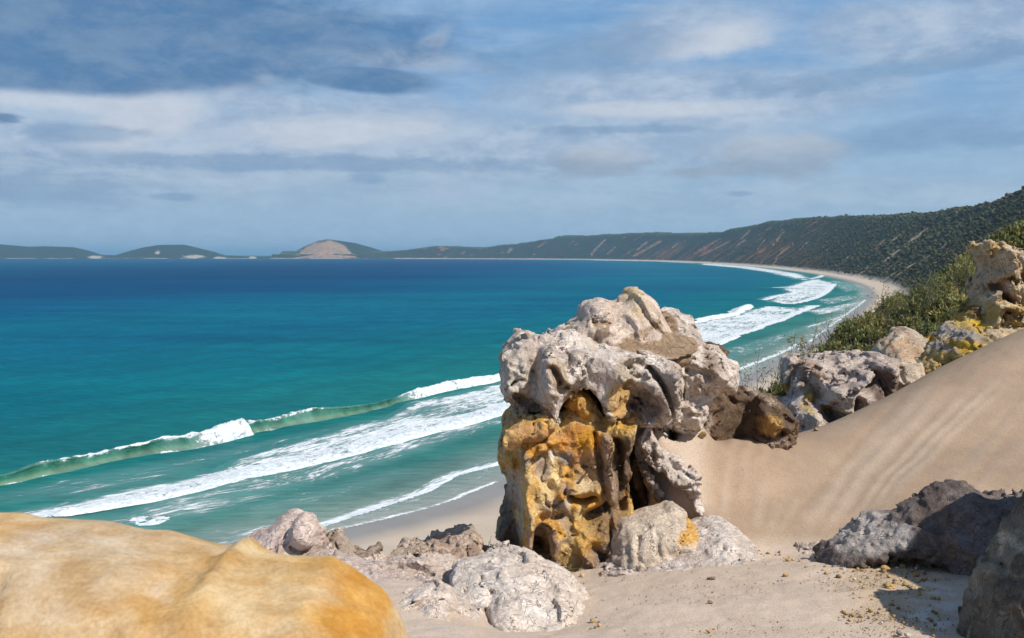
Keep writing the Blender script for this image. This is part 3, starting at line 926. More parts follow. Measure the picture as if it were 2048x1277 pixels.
ctrl = [  # photo pixel, forward distance
    (1250, 836, 10.45), (1290, 838, 10.45), (1350, 850, 10.5), (1400, 866, 10.65), (1480, 882, 11.0), (1560, 878, 11.3), (1650, 857, 11.7), (1750, 822, 12.1), (1850, 773, 12.5),
    (1950, 720, 12.9), (2048, 667, 13.3), (2200, 585, 13.8), (2400, 490, 14.2),
    (1300, 868, 10.25), (1335, 892, 10.12), (1368, 925, 9.98), (1396, 975, 9.72), (1410, 1030, 9.4), (1350, 880, 10.25),
    # just behind the crest: lower
    (1400, 905, 12.2), (1480, 912, 12.4), (1560, 888, 12.9), (1610, 868, 13.2), (1700, 832, 13.6), (1800, 780, 14.2), (1950, 718, 15.0), (2048, 672, 15.5), (2250, 590, 16.0),
    (1575, 862, 14.3), (1640, 836, 15.0), (1740, 808, 15.0), (1640, 852, 14.2),
    (1800, 770, 16.5), (1900, 715, 17.0), (2048, 640, 18.0), (2250, 560, 18.0), (1500, 900, 15.5), (1700, 800, 17.0), (1600, 850, 17.5),
    # dune face
    (1420, 930, 10.2), (1500, 960, 10.1), (1600, 960, 10.3), (1700, 930, 10.7), (1800, 890, 11.1), (1900, 850, 11.4), (2000, 800, 11.8), (2120, 760, 12.1),
    (1420, 1000, 9.7), (1500, 1040, 9.4), (1600, 1040, 9.4), (1700, 1020, 9.6), (1800, 980, 9.9), (1900, 940, 10.2), (2030, 900, 10.6), (2150, 860, 10.9),
    # foot of the dune and the floor
    (1420, 1060, 9.2), (1510, 1098, 8.85), (1600, 1098, 8.8), (1660, 1092, 8.8), (1760, 1080, 8.8), (1900, 1060, 8.9), (2048, 1040, 9.0), (2200, 1020, 9.0),
    (1250, 1135, 8.7), (1350, 1125, 8.7), (1450, 1118, 8.6), (1600, 1125, 8.25), (1750, 1130, 7.9), (1900, 1130, 7.8), (2100, 1120, 7.7),
    (1150, 1160, 8.5), (1200, 1200, 7.6), (1350, 1200, 7.3), (1500, 1200, 7.1), (1700, 1200, 6.9), (1850, 1200, 6.8), (2100, 1200, 6.7),
    (1200, 1277, 6.4), (1400, 1277, 6.2), (1600, 1277, 6.1), (1800, 1277, 6.0), (2100, 1277, 5.9), (1150, 1450, 4.4), (1500, 1450, 4.3), (1900, 1450, 4.2),
    (1500, 2100, 2.5), (700, 2100, 2.5), (2400, 2100, 2.4),
    (1050, 1200, 8.0), (1000, 1250, 7.0), (880, 1150, 8.3), (800, 1130, 8.7), (700, 1130, 8.6), (900, 1200, 7.2), (820, 1190, 7.2), (700, 1170, 7.6), (850, 1277, 6.0), (700, 1300, 5.6), (500, 1250, 6.2),
    (520, 1140, 8.2), (400, 1200, 7.4), (200, 1300, 6.0), (860, 1300, 5.5),
    (1300, 1120, 9.3), (1200, 1130, 9.4), (1100, 1150, 9.2), (1000, 1150, 9.2), (1250, 1080, 10.4), (1150, 1090, 10.5), (1320, 1060, 10.5),
    (1300, 930, 11.9), (1240, 960, 11.5), (1150, 1020, 11.5), (1060, 1060, 11.0), (1350, 930, 12.3), (1230, 900, 12.8), (1020, 1130, 10.0),
]
C3 = np.array([at(*c_) for c_ in ctrl])
# far rim of the perch falls away to the slope below
rim = [(-9, 10, 28), (-6, 12, 31.5), (-3, 12.5, 32), (-1, 13.5, 32), (2, 15.5, 33), (4, 17.5, 34.2), (7, 21, 35), (12, 26, 36.5), (20, 28, 38), (-4, 22, 24), (2, 27, 25), (8, 32, 29), (15, 38, 32),
       (-9, 5, 33), (-6, 7, 35.5), (-10, 0, 36), (-3.2, 10, 36.3), (20, 15, 40.5), (16, 10, 39.5), (16, 3, 39), (0, -2, 38.2), (8, -2, 38.4), (25, 20, 41)]
C3 = np.concatenate([C3, np.array(rim, float)])


def tps(P, zv, lam=0.00002):
    n_ = len(P)
    r_ = np.hypot(P[:, None, 0] - P[None, :, 0], P[:, None, 1] - P[None, :, 1])
    K = np.where(r_ > 0, r_ * r_ * np.log(r_ + 1e-9), 0) + lam * np.eye(n_)
    Q = np.concatenate([np.ones((n_, 1)), P], 1)
    M_ = np.block([[K, Q], [Q.T, np.zeros((3, 3))]])
    return np.linalg.solve(M_, np.concatenate([zv, np.zeros(3)]))


_tw = tps(C3[:, :2], C3[:, 2])


def tps_eval(x, y):
    z = _tw[-3] + _tw[-2] * x + _tw[-1] * y
    for k_ in range(len(C3)):
        r2 = (x - C3[k_, 0]) ** 2 + (y - C3[k_, 1]) ** 2
        z = z + _tw[k_] * 0.5 * r2 * np.log(r2 + 1e-9)
    return z


bank = [(0.98, 11.6), (1.08, 10.9), (1.14, 10.5), (1.20, 10.2), (1.34, 9.95), (1.55, 9.72), (1.72, 9.5), (1.76, 9.25), (1.74, 9.0), (1.4, 8.85), (1.0, 8.8)]


def ground_z(x, y, fine=True):
    x = np.asarray(x, float)
    y = np.asarray(y, float)
    z = tps_eval(x, y)
    # undercut bank left of the dune: the floor of the cleft lies lower
    d_, s_, _ = seg_dist(x, y, bank)
    inside = (s_ > 0) | (d_ < 0)
    zone = sstep(8.8, 9.0, y) * sstep(11.8, 11.2, y) * sstep(-0.1, 0.3, x)
    sdv = np.where(s_ < 0, d_, -d_)
    dropm = sstep(0.0, 0.14, sdv) * zone
    z = z * (1 - dropm) + np.minimum(z, 36.95) * dropm
    return z


def dune_mesh():
    ang_ = np.linspace(math.radians(-42), math.radians(46), 500)
    rad_ = np.concatenate([np.linspace(1.2, 5.5, 30)[:-1], np.arange(5.5, 16.5, 0.034), 16.5 * 1.012 ** np.arange(0, 60)])
    A_, R2 = np.meshgrid(ang_, rad_, indexing='ij')
    x, y = np.sin(A_) * R2, np.cos(A_) * R2
    z = ground_z(x, y)
    q_ = np.stack([x.ravel(), y.ravel(), 0 * x.ravel()], 1)
    px, py = to_px(x, y, z)
    n_a = fbm(q_, 1.1, 4, off=3).reshape(x.shape)
    n_b = fbm(q_, 6.0, 3, off=7).reshape(x.shape)
    n_c2 = fbm(q_, 24.0, 2, off=9).reshape(x.shape)
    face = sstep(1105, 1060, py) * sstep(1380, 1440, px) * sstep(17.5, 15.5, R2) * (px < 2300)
    z = z + (1 - face) * (0.030 * n_a + 0.010 * n_b) + face * 0.006 * n_a
    z = z + 0.0035 * n_c2
    # shallow runnels where the sand has slid down the face
    lines = [((1905, 775), (1790, 880), (1700, 975), (1640, 1085), 13, 1.0), ((1960, 770), (1850, 870), (1770, 950), (1680, 1060), 9, .8), ((1880, 765), (1760, 880), (1660, 985), (1585, 1090), 16, .8),
             ((2010, 745), (1905, 850), (1800, 945), (1715, 1045), 7, 1.0), ((2048, 735), (1930, 850), (1840, 930), (1760, 1010), 6, .7), ((1850, 775), (1740, 880), (1640, 990), (1560, 1090), 10, .5),
             ((1465, 905), (1455, 960), (1445, 1020), (1450, 1040), 9, .8), ((1530, 960), (1520, 1010), (1510, 1060), 12, .5), ((1560, 1000), (1550, 1040), (1540, 1070), 14, .5),
             ((1500, 900), (1490, 960), (1480, 1010), 9, .4), ((1600, 985), (1575, 1030), (1550, 1075), 9, .4)]
    lt = np.zeros(x.shape)
    pxn, pyn = px + 7 * n_a + 2 * n_b, py + 5 * n_a
    for ln in lines:
        pts, wd, am = ln[:-2], ln[-2], ln[-1]
        d_, s_, p_ = seg_dist(pxn, pyn, smooth_poly(pts, 2, False))
        L_ = sum(math.dist(pts[k_], pts[k_ + 1]) for k_ in range(len(pts) - 1))
        fade = sstep(0, 0.25, p_ / L_) * sstep(1, 0.8, p_ / L_)
        v_ = np.exp(-(d_ / wd) ** 2) * am * fade
        lt = np.maximum(lt, v_)
        z = z + face * (0.008 * v_ - 0.006 * np.exp(-((d_ - 1.7 * wd) / (0.7 * wd)) ** 2) * am * fade * (s_ > 0))
    streak = fbm(np.stack([((px - 1500) * 0.75 + (py - 900) * 0.66).ravel() / 16., ((px - 1500) * 0.66 - (py - 900) * 0.75).ravel() / 300., 0 * x.ravel()], 1), 1.0, 4, off=5).reshape(x.shape)
    z = z + face * 0.006 * streak * sstep(1550, 1700, px)
    rip = sstep(0, .4, n_a + .3) * sstep(860, 880, py) * sstep(960, 910, py) * sstep(1330, 1400, px) * sstep(1640, 1500, px)
    z = z + face * 0.006 * rip * np.sin((px + 0.5 * py + 20 * n_a) / 5.5)
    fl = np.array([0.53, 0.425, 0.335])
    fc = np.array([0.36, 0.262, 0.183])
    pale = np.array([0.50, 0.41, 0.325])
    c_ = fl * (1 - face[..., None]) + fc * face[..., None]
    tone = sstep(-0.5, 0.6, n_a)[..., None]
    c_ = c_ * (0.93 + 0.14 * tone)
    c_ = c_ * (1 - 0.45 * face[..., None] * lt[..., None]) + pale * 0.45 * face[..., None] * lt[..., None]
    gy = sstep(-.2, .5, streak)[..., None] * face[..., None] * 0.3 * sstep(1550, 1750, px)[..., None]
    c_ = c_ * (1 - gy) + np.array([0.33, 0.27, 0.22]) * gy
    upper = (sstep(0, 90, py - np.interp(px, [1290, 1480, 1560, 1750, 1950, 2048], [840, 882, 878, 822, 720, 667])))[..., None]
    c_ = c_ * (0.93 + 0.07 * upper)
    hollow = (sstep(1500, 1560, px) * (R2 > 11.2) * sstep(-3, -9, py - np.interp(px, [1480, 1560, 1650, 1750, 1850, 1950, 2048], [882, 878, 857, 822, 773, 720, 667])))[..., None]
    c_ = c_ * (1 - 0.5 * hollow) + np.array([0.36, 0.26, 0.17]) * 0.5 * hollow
    # yellowish grit at the right of the floor
    grit = sstep(150, 20, np.hypot((px - 1790) / 1.0, (py - 1180) / 0.75) + 40 * n_b)[..., None] * 0.35
    c_ = c_ * (1 - grit) + np.array([0.42, 0.28, 0.12]) * grit
    wp_ = sstep(0.05, 0.3, n_b + 0.4 * n_a) * sstep(75, 30, np.hypot((px - 1865) / 1.0, (py - 1225) / 1.1))
    wp_ = wp_[..., None] * 0.8
    c_ = c_ * (1 - wp_) + np.array([0.62, 0.56, 0.52]) * wp_
    gap = sstep(1105, 1150, py)[..., None] * sstep(1000, 900, px)[..., None] * 0.6 * sstep(-.2, .3, n_b + n_a)[..., None]
    c_ = c_ * (1 - gap) + np.array([0.44, 0.37, 0.33]) * gap
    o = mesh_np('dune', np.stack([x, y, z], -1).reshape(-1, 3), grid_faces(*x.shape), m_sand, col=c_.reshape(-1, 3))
    set_props(o, kind='structure')


dune_mesh()
# ================================================================== sandstone
m_rock, t = new_mat('weathered_sandstone')
vc = t.n('ShaderNodeAttribute', attribute_name='Col').outputs[0]
pos = t.n('ShaderNodeNewGeometry').outputs['Position']
r1 = t.noise(pos, 7.0, 6.0, 0.68, 0.6)
r2 = t.noise(pos, 42.0, 4.0, 0.72)
cc = t.mix(0.85, vc, t.mix(t.step(r1, 0.28, 0.72), (0.80, 0.75, 0.70), (1.42, 1.40, 1.38)), 'MULTIPLY')
cc = t.mix(0.7, cc, t.mix(t.step(r2, 0.3, 0.7), (0.75, 0.74, 0.72), (1.2, 1.2, 1.2)), 'MULTIPLY')
cc = t.mix(t.m('MULTIPLY', t.step(r2, 0.66, 0.74), 0.18), cc, (0.12, 0.09, 0.07))
wpos = t.n('ShaderNodeVectorMath', {0: pos, 1: t.n('ShaderNodeTexNoise', {'Vector': pos, 'Scale': 4.0, 'Detail': 4.0}).outputs[1]}, operation='ADD').outputs[0]
r3 = t.n('ShaderNodeTexVoronoi', {'Vector': t.n('ShaderNodeMapping', {'Vector': wpos, 'Rotation': (0.3, 0.5, 0.2), 'Scale': (1, 1, 2.2)}).outputs[0], 'Scale': 3.6}, feature='DISTANCE_TO_EDGE').outputs[0]
crk = t.m('MULTIPLY', t.step(r3, 0.030, 0.0), t.step(r1, 0.46, 0.56))
cc = t.mix(t.m('MULTIPLY', crk, 0.55), cc, (0.10, 0.075, 0.055))
r5 = t.n('ShaderNodeTexVoronoi', {'Vector': wpos, 'Scale': 17.0}).outputs[0]
hr_ = t.m('SUBTRACT', t.m('ADD', t.m('ADD', t.m('MULTIPLY', r1, 0.85), t.m('MULTIPLY', r2, 0.34)), t.m('MULTIPLY', r5, 0.09)), t.m('MULTIPLY', crk, 0.35))
finish(t, cc, 0.93, bump(t, hr_, 0.9, 0.055), 0.12)

# the nearest boulder is seen from a metre and a half: same stone, finer bumps
m_rock_near, t = new_mat('smooth_yellow_sandstone')
vc = t.n('ShaderNodeAttribute', attribute_name='Col').outputs[0]
pos = t.n('ShaderNodeNewGeometry').outputs['Position']
r1 = t.noise(pos, 9.0, 6.0, 0.62, 0.5)
r2 = t.noise(pos, 120.0, 4.0, 0.7)
r4 = t.noise(pos, 24.0, 4.0, 0.65, 0.3)
cc = t.mix(0.85, vc, t.mix(t.step(r1, 0.32, 0.68), (0.84, 0.70, 0.52), (1.14, 1.22, 1.4)), 'MULTIPLY')
cc = t.mix(0.5, cc, t.mix(t.step(r4, 0.32, 0.68), (0.84, 0.80, 0.76), (1.12, 1.12, 1.12)), 'MULTIPLY')
cc = t.mix(0.6, cc, t.mix(t.step(r2, 0.3, 0.7), (0.78, 0.76, 0.73), (1.18, 1.18, 1.18)), 'MULTIPLY')
hr_ = t.m('ADD', t.m('MULTIPLY', r4, 0.5), t.m('MULTIPLY', r2, 0.3))
finish(t, cc, 0.93, bump(t, hr_, 0.9, 0.012), 0.12)

PALE, PINK, OCHRE, ORANGE = (0.47, 0.42, 0.385), (0.42, 0.335, 0.30), (0.50, 0.29, 0.065), (0.47, 0.20, 0.045)
CREAM, BROWN, GREY, DARK, SANDC = (0.55, 0.43, 0.24), (0.235, 0.165, 0.11), (0.24, 0.22, 0.215), (0.10, 0.075, 0.06), (0.33, 0.235, 0.155)
OLIVE, MAUVE = (0.30, 0.24, 0.10), (0.30, 0.24, 0.215)
RS = {'tri': 0}


def surface_nets(f):
    nx, ny, nz = f.shape
    s_ = f < 0
    cells = np.zeros((nx - 1, ny - 1, nz - 1), np.uint8)
    for dx in (0, 1):
        for dy in (0, 1):
            for dz in (0, 1):
                cells += s_[dx:nx - 1 + dx, dy:ny - 1 + dy, dz:nz - 1 + dz]
    act = (cells > 0) & (cells < 8)
    idx = np.full(act.shape, -1, np.int32)
    ii = np.argwhere(act)
    idx[act] = np.arange(len(ii))
    acc = np.zeros((len(ii), 3))
    cnt = np.zeros(len(ii))
    i, j, k_ = ii.T
    corners = [(a, b, c_) for a in (0, 1) for b in (0, 1) for c_ in (0, 1)]
    for a in corners:
        for ax in range(3):
            if a[ax]:
                continue
            b = list(a)
            b[ax] = 1
            fa = f[i + a[0], j + a[1], k_ + a[2]]
            fb = f[i + b[0], j + b[1], k_ + b[2]]
            m_ = (fa < 0) != (fb < 0)
            tt = np.where(m_, fa / np.where(m_, fa - fb, 1), 0)
            p = np.tile(np.array(a, float), (len(ii), 1))
            p[:, ax] += tt
            acc += p * m_[:, None]
            cnt += m_
    v = ii + acc / cnt[:, None]
    quads = []
    for ax in range(3):
        o1, o2 = [q for q in range(3) if q != ax]
        sl0 = [slice(1, -1)] * 3
        sl1 = [slice(1, -1)] * 3
        sl0[ax], sl1[ax] = slice(0, -1), slice(1, None)
        A_, B_ = s_[tuple(sl0)], s_[tuple(sl1)]
        e = np.argwhere(A_ != B_)
        if not len(e):
            continue
        flip = A_[tuple(e.T)]
        base_ = e + 1
        base_[:, ax] -= 1
        q = []
        for d1, d2 in ((0, 0), (1, 0), (1, 1), (0, 1)):
            c_ = base_.copy()
            c_[:, o1] -= d1
            c_[:, o2] -= d2
            q.append(idx[tuple(c_.T)])
        q = np.stack(q, 1)
        if ax == 1:
            flip = ~flip
        q[~flip] = q[~flip][:, ::-1]
        quads.append(q)
    q = np.concatenate(quads)
    return v, q[(q >= 0).all(1)][:, ::-1]


def smin(a, b, k_):
    h = np.clip(0.5 + 0.5 * (b - a) / k_, 0, 1)
    return b * (1 - h) + a * h - k_ * h * (1 - h)


def plane_xz(pts, D):
    pts = np.asarray(pts, float)
    x, _, z = at(pts[:, 0], pts[:, 1], D)
    return np.stack([x, z], 1)


def rock(name, D, vox, plates, strokes=(), cuts=(), n=(0.05, 0.03, 0.012), pits=0.0, pit_scale=4.0, flute=None, paints=(),
         base=(PALE, PINK), base_sc=2.5, k=0.05, seed=0, parent=None, mat=None, fine=1.0, fac=0.05, fsc=2.6, cells=None, calm=(), sandtop=None, strata=0.0, sc1=3.4, crack=0.03, relax=1, clipz=None):
    """closed rock body from rounded slabs (outline at a forward distance D, half depth T, edge radius R)"""
    vox = vox * 1.17
    PL = []
    for p in plates:
        sx_, sz_ = (p[4] if len(p) > 4 else 0.0), (p[5] if len(p) > 5 else 0.0)
        a_ = np.asarray(p[0], float)
        pts = plane_xz(p[0], D + p[1])
        cx_, cz_ = pts.mean(0)
        for _ in range(12):                       # outline kept true on a slab that leans
            Di = D + p[1] + sx_ * (pts[:, 0] - cx_) + sz_ * (pts[:, 1] - cz_)
            Di = np.clip(Di, (D + p[1]) * 0.72, (D + p[1]) * 1.35)
            xi, _y, zi = at(a_[:, 0], a_[:, 1], Di)
            pts = pts * 0.5 + 0.5 * np.stack([xi, zi], 1)
        pts = smooth_poly(pts, 1)
        PL.append((pts, D + p[1], p[2], p[3], sx_, sz_, cx_, cz_))
    allp = np.concatenate([p[0] for p in PL])
    x0, z0 = allp.min(0) - 0.12 - 2 * vox
    x1, z1 = allp.max(0) + 0.12 + 2 * vox
    if clipz is not None:
        z0 = max(z0, clipz)
    ylo, yhi = 1e9, -1e9
    for pts, yc, T, R, sxx_, szz, cx_, cz_ in PL:
        dy = np.abs(sxx_) * (np.abs(pts[:, 0] - cx_).max()) + np.abs(szz) * np.abs(pts[:, 1] - cz_).max()
        ylo, yhi = min(ylo, yc - T - dy), max(yhi, yc + T + dy)
    ylo -= 0.2
    yhi += 0.2
    xs, ys, zs_ = np.arange(x0, x1, vox), np.arange(ylo, yhi, vox), np.arange(z0, z1, vox)
    X2, Z2 = np.meshgrid(xs, zs_, indexing='ij')
    warpn = np.stack([X2.ravel(), np.full(X2.size, 3.0 + seed), Z2.ravel()], 1)
    w1 = fbm(warpn, 3.5, 4, off=seed).reshape(X2.shape) * 0.028 * min(1, D / 9)
    w2 = fbm(warpn, 3.5, 4, off=seed + 30).reshape(X2.shape) * 0.028 * min(1, D / 9)
    rel = np.zeros(X2.shape)
    px_m = D / FPX
    for st in strokes:
        pts = smooth_poly(plane_xz(st[0], D), 1, False) if len(st[0]) > 2 else plane_xz(st[0], D)
        d_, _, _ = seg_dist(X2 + w1, Z2 + w2, pts)
        wd = st[1] * px_m
        prof = np.exp(-(d_ / wd) ** 2) if len(st) < 4 else sstep(wd * 1.15, wd * 0.7, d_)
        rel += st[2] * prof
    Yg = ys[None, :, None].astype(np.float32)
    f = None
    for pts, yc, T, R, sx_, sz_, cx_, cz_ in PL:
        di = poly_sd(X2 + w1, Z2 + w2, pts)
        ycen = (yc + sx_ * (X2 - cx_) + sz_ * (Z2 - cz_))
        a = (np.maximum(R - di, 0) / R).astype(np.float32)[:, None, :]
        yy = (Yg - ycen.astype(np.float32)[:, None, :])
        Tf = np.maximum(T + rel, 0.04).astype(np.float32)[:, None, :]
        b = np.where(yy < 0, -yy / Tf, yy / np.float32(T))
        g = ((a ** 2.6 + b ** 3.0) ** (1 / 2.6) - 1) * np.float32(min(R, T) * 0.95)
        far_out = (di < -R * 0.6)[:, None, :]
        g = np.where(far_out, np.maximum(g, 0.3), g)
        f = g if f is None else smin(f, g, k)
    for c_ in cuts:
        pts = plane_xz(c_[0], D)
        di = poly_sd(X2 + w1, Z2 + w2, smooth_poly(pts, 1))
        R, T = c_[3] if len(c_) > 3 else 0.1, c_[2]
        yc = D + c_[1]
        a = (np.maximum(R - di, 0) / R).astype(np.float32)[:, None, :]
        b = np.abs(Yg - yc) / T
        g = (np.sqrt(a ** 2 + b ** 2) - 1) * min(R, T)
        f = np.maximum(f, -g)
    # relief only where the surface can be
    band = np.abs(f) < min(0.14, 0.03 + 2.2 * sum(n) + pits)
    bi = np.argwhere(band)
    P = np.stack([xs[bi[:, 0]], ys[bi[:, 1]], zs_[bi[:, 2]]], 1).astype(np.float32)
    sc_ = 1.0
    dl = n[0] * fbm(P, 1.9, 3, off=seed + 1)
    wv_ = np.stack([fbm(P, 2.6, 2, off=seed + 5), fbm(P, 2.6, 2, off=seed + 6), fbm(P, 2.6, 2, off=seed + 7)], 1) * 0.16
    Pw = P + wv_
    near_s = np.abs(f[tuple(bi.T)]) < 0.09
    # scalloped hollows that meet in sharp edges, at two sizes
    s1 = np.zeros(len(P), np.float32)
    an = np.array([1, 1, .62], np.float32)
    s1[near_s] = worley(Pw[near_s] * an, sc1, seed + 2)[0]
    s2 = np.zeros(len(P), np.float32)
    s2[near_s] = worley(Pw[near_s] * an[::-1], sc1 * 2.7, seed + 5)[0]
    patch = sstep(-0.25, 0.3, pn(P, 1.3, seed + 14))
    # fracture planes: every block of stone is cut off at its own angle
    wf = P + wv_ * 0.45
    _f1, _f2, cid, lc = worley(wf[near_s] * np.array([1, 1, .8], np.float32), fsc, seed + 21, True)
    gv = _g[(cid * 7 + 13) & 255]
    dl[near_s] += fac * (1.1 * (lc * gv).sum(1) + 0.28 * gv[:, 0])
    _f1, _f2, cid, lc = worley(wf[near_s], fsc * 2.6, seed + 22, True)
    gv = _g[(cid * 5 + 3) & 255]
    dl[near_s] += fac * 0.38 * (1.1 * (lc * gv).sum(1) + 0.28 * gv[:, 0])
    dl -= n[1] * 1.15 * (s1 - 0.42) * (0.35 + 0.65 * patch)
    dl -= n[1] * 0.55 * (s2 - 0.42) * (1.0 - 0.6 * patch)
    # broken shelves
    hq = fbm(P, 2.4, 2, off=seed + 15) * 3.2
    fr_ = hq - np.floor(hq)
    dl += n[1] * 0.75 * (np.floor(hq) + sstep(0.42, 0.58, fr_) - hq)
    dl += n[2] * fbm(Pw, 12.0, 2, off=seed + 3)
    dl -= n[2] * 0.55 * fine * ridged(P, 24.0, 2, off=seed + 16)
    # thin cracks
    cr = np.abs(pn(Pw, 2.1, seed + 17))
    dl += crack * sstep(0.035, 0.0, cr)
    if pits:
        f1, _ = worley(Pw * np.array([1, 1, .8], np.float32), pit_scale, seed)
        sel = sstep(-0.15, 0.25, fbm(P, 1.6, 2, off=seed + 4))
        dl += pits * sstep(0.52, 0.12, f1) * (0.35 + 0.65 * sel)
    if strata:
        ph = (Pw[:, 2] * 1.0 + Pw[:, 0] * 0.5) * 26 + 5 * fbm(P, 1.5, 2, off=seed + 9)
        dl += strata * (np.abs(np.sin(ph)) - 0.6)
    if flute:
        fx, fz, fa, fsc = flute
        cross = (P[:, 0] * fz - P[:, 2] * fx)
        Q_ = np.stack([cross * fsc, P[:, 1] * fsc * 0.5, (P[:, 0] * fx + P[:, 2] * fz) * fsc * 0.12], 1)
        dl -= fa * ridged(Q_, 1.0, 2, off=seed + 8)
    if calm:                                # drifted sand and worn faces are smoother
        bx_, by_ = to_px(P[:, 0], np.full(len(P), float(D)), P[:, 2])
        for cp_ in calm:
            dl *= 1 - 0.85 * sstep(-4, 5, poly_sd(bx_, by_, cp_))
    f[tuple(bi.T)] += dl.astype(np.float32)
    f[0], f[-1] = np.maximum(f[0], .1), np.maximum(f[-1], .1)
    f[:, 0], f[:, -1] = np.maximum(f[:, 0], .1), np.maximum(f[:, -1], .1)
    f[:, :, 0], f[:, :, -1] = np.maximum(f[:, :, 0], .1), np.maximum(f[:, :, -1], .1)
    v, q = surface_nets(f)
    V_ = np.stack([xs[0] + v[:, 0] * vox, ys[0] + v[:, 1] * vox, zs_[0] + v[:, 2] * vox], 1)
    # keep the largest piece only (no floating crumbs)
    lab = np.arange(len(V_), dtype=np.int32)
    ea = np.concatenate([q[:, 0], q[:, 1], q[:, 2], q[:, 3]])
    eb = np.concatenate([q[:, 1], q[:, 2], q[:, 3], q[:, 0]])
    for _ in range(40):
        la, lb = lab[ea], lab[eb]
        dif = la != lb
        if not dif.any():
            break
        la, lb = la[dif], lb[dif]
        lo_, hi_ = np.minimum(la, lb), np.maximum(la, lb)
        lab[hi_] = np.minimum(lab[hi_], lo_)
        for _k in range(8):
            lab = lab[lab]
    cnts = np.bincount(lab, minlength=len(V_))
    keepv = cnts[lab] > 0.03 * len(V_)
    fk = keepv[q].all(1)
    q = q[fk]
    u, inv_ = np.unique(q, return_inverse=True)
    V_, q = V_[u], inv_.reshape(-1, 4)
    # normals from faces
    e1, e2 = V_[q[:, 2]] - V_[q[:, 0]], V_[q[:, 3]] - V_[q[:, 1]]
    fn = np.cross(e1, e2)
    vn = np.zeros_like(V_)
    for c_ in range(3):
        vn[:, c_] = np.bincount(q.ravel(), weights=np.repeat(fn[:, c_], 4), minlength=len(V_))
    vn /= np.linalg.norm(vn, axis=1)[:, None] + 1e-9
    # colour: the stone's own bands and stains, plus shade painted into some recesses
    zc = CAMZ
    qx, qy = 1024 + V_[:, 0] / D * FPX, None
    vv_ = (V_[:, 2] - CAMZ) / D
    # inverse of at() in the plane y = D
    _, qy = to_px(V_[:, 0], np.full(len(V_), float(D)), V_[:, 2])
    qx, _ = to_px(V_[:, 0], np.full(len(V_), float(D)), V_[:, 2])
    nz = fbm(V_, base_sc, 4, off=seed + 11)
    nz2 = fbm(V_, 9.0, 3, off=seed + 12)
    nz3 = fbm(V_ + 0.15 * nz[:, None], 22.0, 2, off=seed + 13)
    mixb = sstep(-0.35, 0.45, nz + 0.4 * nz2)[:, None]
    C_ = np.array(base[0]) * (1 - mixb) + np.array(base[1]) * mixb
    wob = 5.5 * (9.6 / D if D > 3 else 5)
    if cells:
        sc_c, cl_list, vein, vw, amt = cells
        wv2 = np.stack([fbm(V_, 2.6, 2, off=seed + 5), fbm(V_, 2.6, 2, off=seed + 6), fbm(V_, 2.6, 2, off=seed + 7)], 1) * 0.30
        c1, c2, cid, _l = worley((V_ + wv2) * np.array([1, .6, .8]), sc_c, seed + 31, True)
        for ci, (thr_a, thr_b, cc_) in enumerate(cl_list):
            rnd = ((cid * 37 + 11) & 255) / 255.
            m_ = ((rnd >= thr_a) & (rnd < thr_b)) * sstep(0.03, 0.09, c2 - c1 + 0.05 * nz3) * amt
            C_ = C_ * (1 - m_[:, None]) + np.array(cc_) * m_[:, None]
        m_ = sstep(vw, vw * 0.3, c2 - c1 + 0.05 * nz3) * sstep(-0.3, 0.2, nz) * 0.8
        C_ = C_ * (1 - m_[:, None]) + np.array(vein) * m_[:, None]
    for pt in paints:
        shp, colr, soft, stg = pt[:4]
        if shp[0] == 'e':
            _, ex, ey, rx_, ry_ = shp
            dd_ = (1 - np.hypot((qx - ex) / rx_, (qy - ey) / ry_)) * min(rx_, ry_)
        else:
            dd_ = poly_sd(qx, qy, shp)
        dd_ = dd_ + wob * nz2 + wob * 1.2 * nz + 0.4 * wob * nz3
        m_ = sstep(-soft, soft, dd_) * stg
        if len(pt) > 4:
            m_ = m_ * sstep(pt[4] - 0.12, pt[4] + 0.12, nz * 0.6 + nz2 * 0.7 + nz3 * 0.4)
        m_ = m_[:, None]
        C_ = C_ * (1 - m_) + np.array(colr) * m_
    if sandtop:
        thr = sandtop if isinstance(sandtop, float) else sandtop[0]
        m_ = sstep(thr, thr + 0.10, vn[:, 2] + 0.16 * nz + 0.10 * nz2 + 0.05 * nz3)[:, None]
        C_ = C_ * (1 - m_) + np.array(SANDC) * 1.02 * m_
    C_ = C_ * (1 + 0.10 * nz2[:, None])
    fzc = V_.copy()
    base_z = V_[:, 2].min()
    cen = V_.mean(0)
    loc = (float(cen[0]), float(cen[1]), float(base_z))
    o = mesh_np(name, V_, q, mat or m_rock, parent=parent, col=np.clip(C_, 0, 1), loc=loc)
    RS['tri'] += 2 * len(q)
    return o
